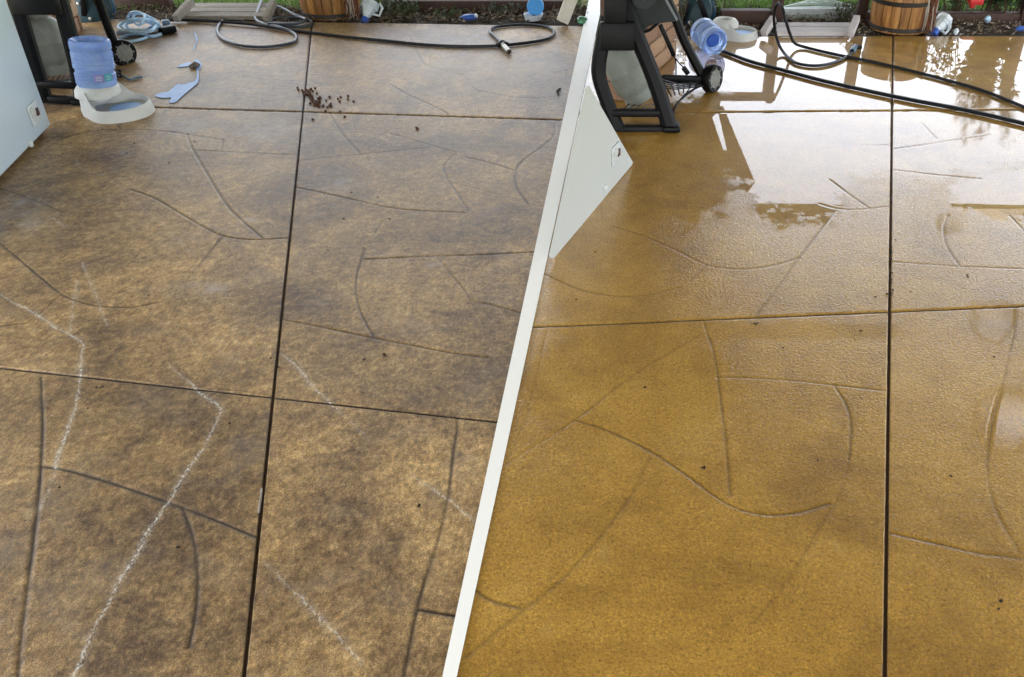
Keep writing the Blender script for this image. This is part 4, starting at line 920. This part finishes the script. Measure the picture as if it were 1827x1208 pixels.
# ---------------------------------------------------------------- plants, litter and grass
def leaf_plant(name, label, c, hgt, spread, nst, nlf, m, seed, ll=.05, lw=.012):
    rs = random.Random(seed); root = thing(name, c, label, 'plant'); st_ = MB(); lf = MB()
    for i in range(nst):
        an = rs.uniform(0, 6.28); b_ = c + Vector((rs.uniform(-.3, .3) * spread, rs.uniform(-.3, .3) * spread, -.01)); t_ = b_ + Vector((math.cos(an) * spread * rs.uniform(.3, 1), math.sin(an) * spread * rs.uniform(.3, 1), hgt * rs.uniform(.6, 1)))
        P = [b_.lerp(t_, k / 4) + Vector((rs.uniform(-.01, .01), rs.uniform(-.01, .01), 0)) for k in range(5)]; st_.tube(P, [.004, .0035, .003, .0022, .001], 5)
        for j in range(nlf):
            k = rs.uniform(.15, 1); p = b_.lerp(t_, k); dv = Vector((rs.uniform(-1, 1), rs.uniform(-1, 1), rs.uniform(-.2, .9))).normalized(); sv = dv.orthogonal().normalized(); sv.rotate(Matrix.Rotation(rs.uniform(0, 6), 3, dv))
            L = ll * rs.uniform(.6, 1.3); w = lw * rs.uniform(.7, 1.3); nn = dv.cross(sv) * w * .4
            lf.add([p, p + dv * L * .5 + sv * w + nn, p + dv * L, p + dv * L * .5 - sv * w + nn, p + dv * L * .5], [(0, 1, 4), (1, 2, 4), (2, 3, 4), (3, 0, 4)])
    st_.build('stem', M['stem'], root); tag(lf.build('foliage', M[m], root), kind='stuff')
leaf_plant('bush', 'dark leafy bush at the right edge behind the wet floor', G(1797, 36) + Vector((0, .05, 0)), .75, .20, 16, 60, 'leaf', 5, .06, .012)
leaf_plant('shrub', 'sparse dark stemmed shrub between the barrel and the bush', G(1705, 30) + Vector((0, .05, 0)), .45, .14, 8, 10, 'leaf', 6, .05, .011)
leaf_plant('herb', 'grey green herb growing right of the white jug', G(705, 30), .12, .15, 16, 16, 'leaf2', 7, .022, .005)
leaf_plant('weed', 'low green weed at the bed left of the blue shoe', G(800, 30), .06, .10, 8, 12, 'leaf', 8, .03, .005)
leaf_plant('weed', 'feathery grey green weed against the galvanised frame', G(1510, 40) + Vector((0, .04, 0)), .14, .09, 12, 18, 'leaf2', 9, .03, .004)
leaf_plant('weed', 'thin green weed between the hose reel and the fence', G(1282, 30), .20, .12, 9, 14, 'leaf2', 10, .03, .006)
leaf_plant('weed', 'green weed behind the tall barbecue on the wet floor', G(1214, 50) + Vector((0, .1, 0)), .3, .06, 8, 14, 'leaf2', 11, .03, .006)
leaf_plant('weed', 'dry pale weed behind the cream leaning post', G(1030, 25), .16, .05, 6, 8, 'leaf2', 12, .03, .005)
leaf_plant('herb', 'dense grey green herb right behind the white jug', G(684, 24), .13, .12, 18, 20, 'leaf2', 21, .022, .006)
leaf_plant('herb', 'green seedling clump between the bag and the jug', G(728, 26), .10, .12, 14, 18, 'leaf', 22, .022, .005)
leaf_plant('weed', 'grassy weed before the sleeper left of the blue tub', G(890, 22), .07, .16, 14, 14, 'leaf2', 23, .03, .004)
leaf_plant('shrub', 'slim dark leaved shrub just right of the milky jug', G(1700, 30) + Vector((0, .06, 0)), .40, .12, 9, 14, 'leaf', 24, .045, .010)
leaf_plant('bush', 'dense dark bush left of the right edge fence post', G(1772, 32) + Vector((0, .08, 0)), .55, .16, 14, 50, 'leaf', 25, .05, .011)
def scatter_litter(name, label, rng, n, m, seed, smin, smax):
    rs = np.random.RandomState(seed); mb = MB()
    for i in range(n):
        x = rs.uniform(rng[0], rng[1]); y = rs.uniform(rng[2], rng[3]); p = Vector((x, y, rs.uniform(-.01, .022)))
        u = Vector(rs.normal(size=3)); u.z *= .45; u.normalize(); v = u.cross(Vector(rs.normal(size=3))).normalized(); L = rs.uniform(smin, smax); w = L * rs.uniform(.12, .4); nn = u.cross(v) * w * .35
        mb.add([p - u * L, p + v * w + nn, p + u * L, p - v * w + nn], [(0, 1, 2), (0, 2, 3)])
    tag(mb.build(name, m), label, 'litter', kind='stuff')
yL = G(500, 41).y; yR = G(1500, 64).y
scatter_litter('leaf_litter', 'brown leaf litter on the bed behind the dirty floor', (-3.7, 0.0, yL + .02, 5.78), 2600, M['litter'], 1, .006, .030)
scatter_litter('wood_chips', 'pale wood chips on the bed behind the dirty floor', (-3.2, -.1, yL + .02, 5.75), 380, M['litter_pale'], 2, .005, .022)
scatter_litter('leaf_litter', 'brown leaf litter on the bed behind the wet floor', (.1, 3.4, yR + .02, 5.60), 2200, M['litter'], 3, .006, .028)
scatter_litter('wood_chips', 'pale wood chips on the bed behind the wet floor', (.5, 3.2, yR + .02, 5.5), 300, M['litter_pale'], 4, .005, .018)
def blades(name, label, rng, n, seed, h0, h1):
    rs = np.random.RandomState(seed); mb = MB(); vs_ = []; fs = []
    for i in range(n):
        x = rs.uniform(rng[0], rng[1]); y = rng[2] + (rng[3] - rng[2]) * rs.rand() ** 1.6
        if -.06 < x < .18: continue
        h_ = rs.uniform(h0, h1); an = rs.uniform(0, 6.28); dx, dy = math.cos(an) * .003, math.sin(an) * .003; lx, ly = rs.normal(size=2) * h_ * .35
        o = len(vs_); vs_ += [(x - dx, y - dy, -.05), (x + dx, y + dy, -.05), (x + dx * .7 + lx * .4, y + dy * .7 + ly * .4, h_ * .6 - .05), (x - dx * .7 + lx * .4, y - dy * .7 + ly * .4, h_ * .6 - .05), (x + lx, y + ly, h_ - .05)]
        fs += [(o, o + 1, o + 2, o + 3), (o + 3, o + 2, o + 4)]
    mb.add(vs_, fs); tag(mb.build(name, M['grass']), label, 'grass', kind='stuff')
blades('grass', 'short green grass blades of the lawn', (-4.2, 4.0, 5.68, 8.2), 26000, 5, .04, .10)
blades('grass', 'grass blades behind the fence on the right', (.5, 3.4, 5.48, 5.75), 5000, 6, .03, .08)
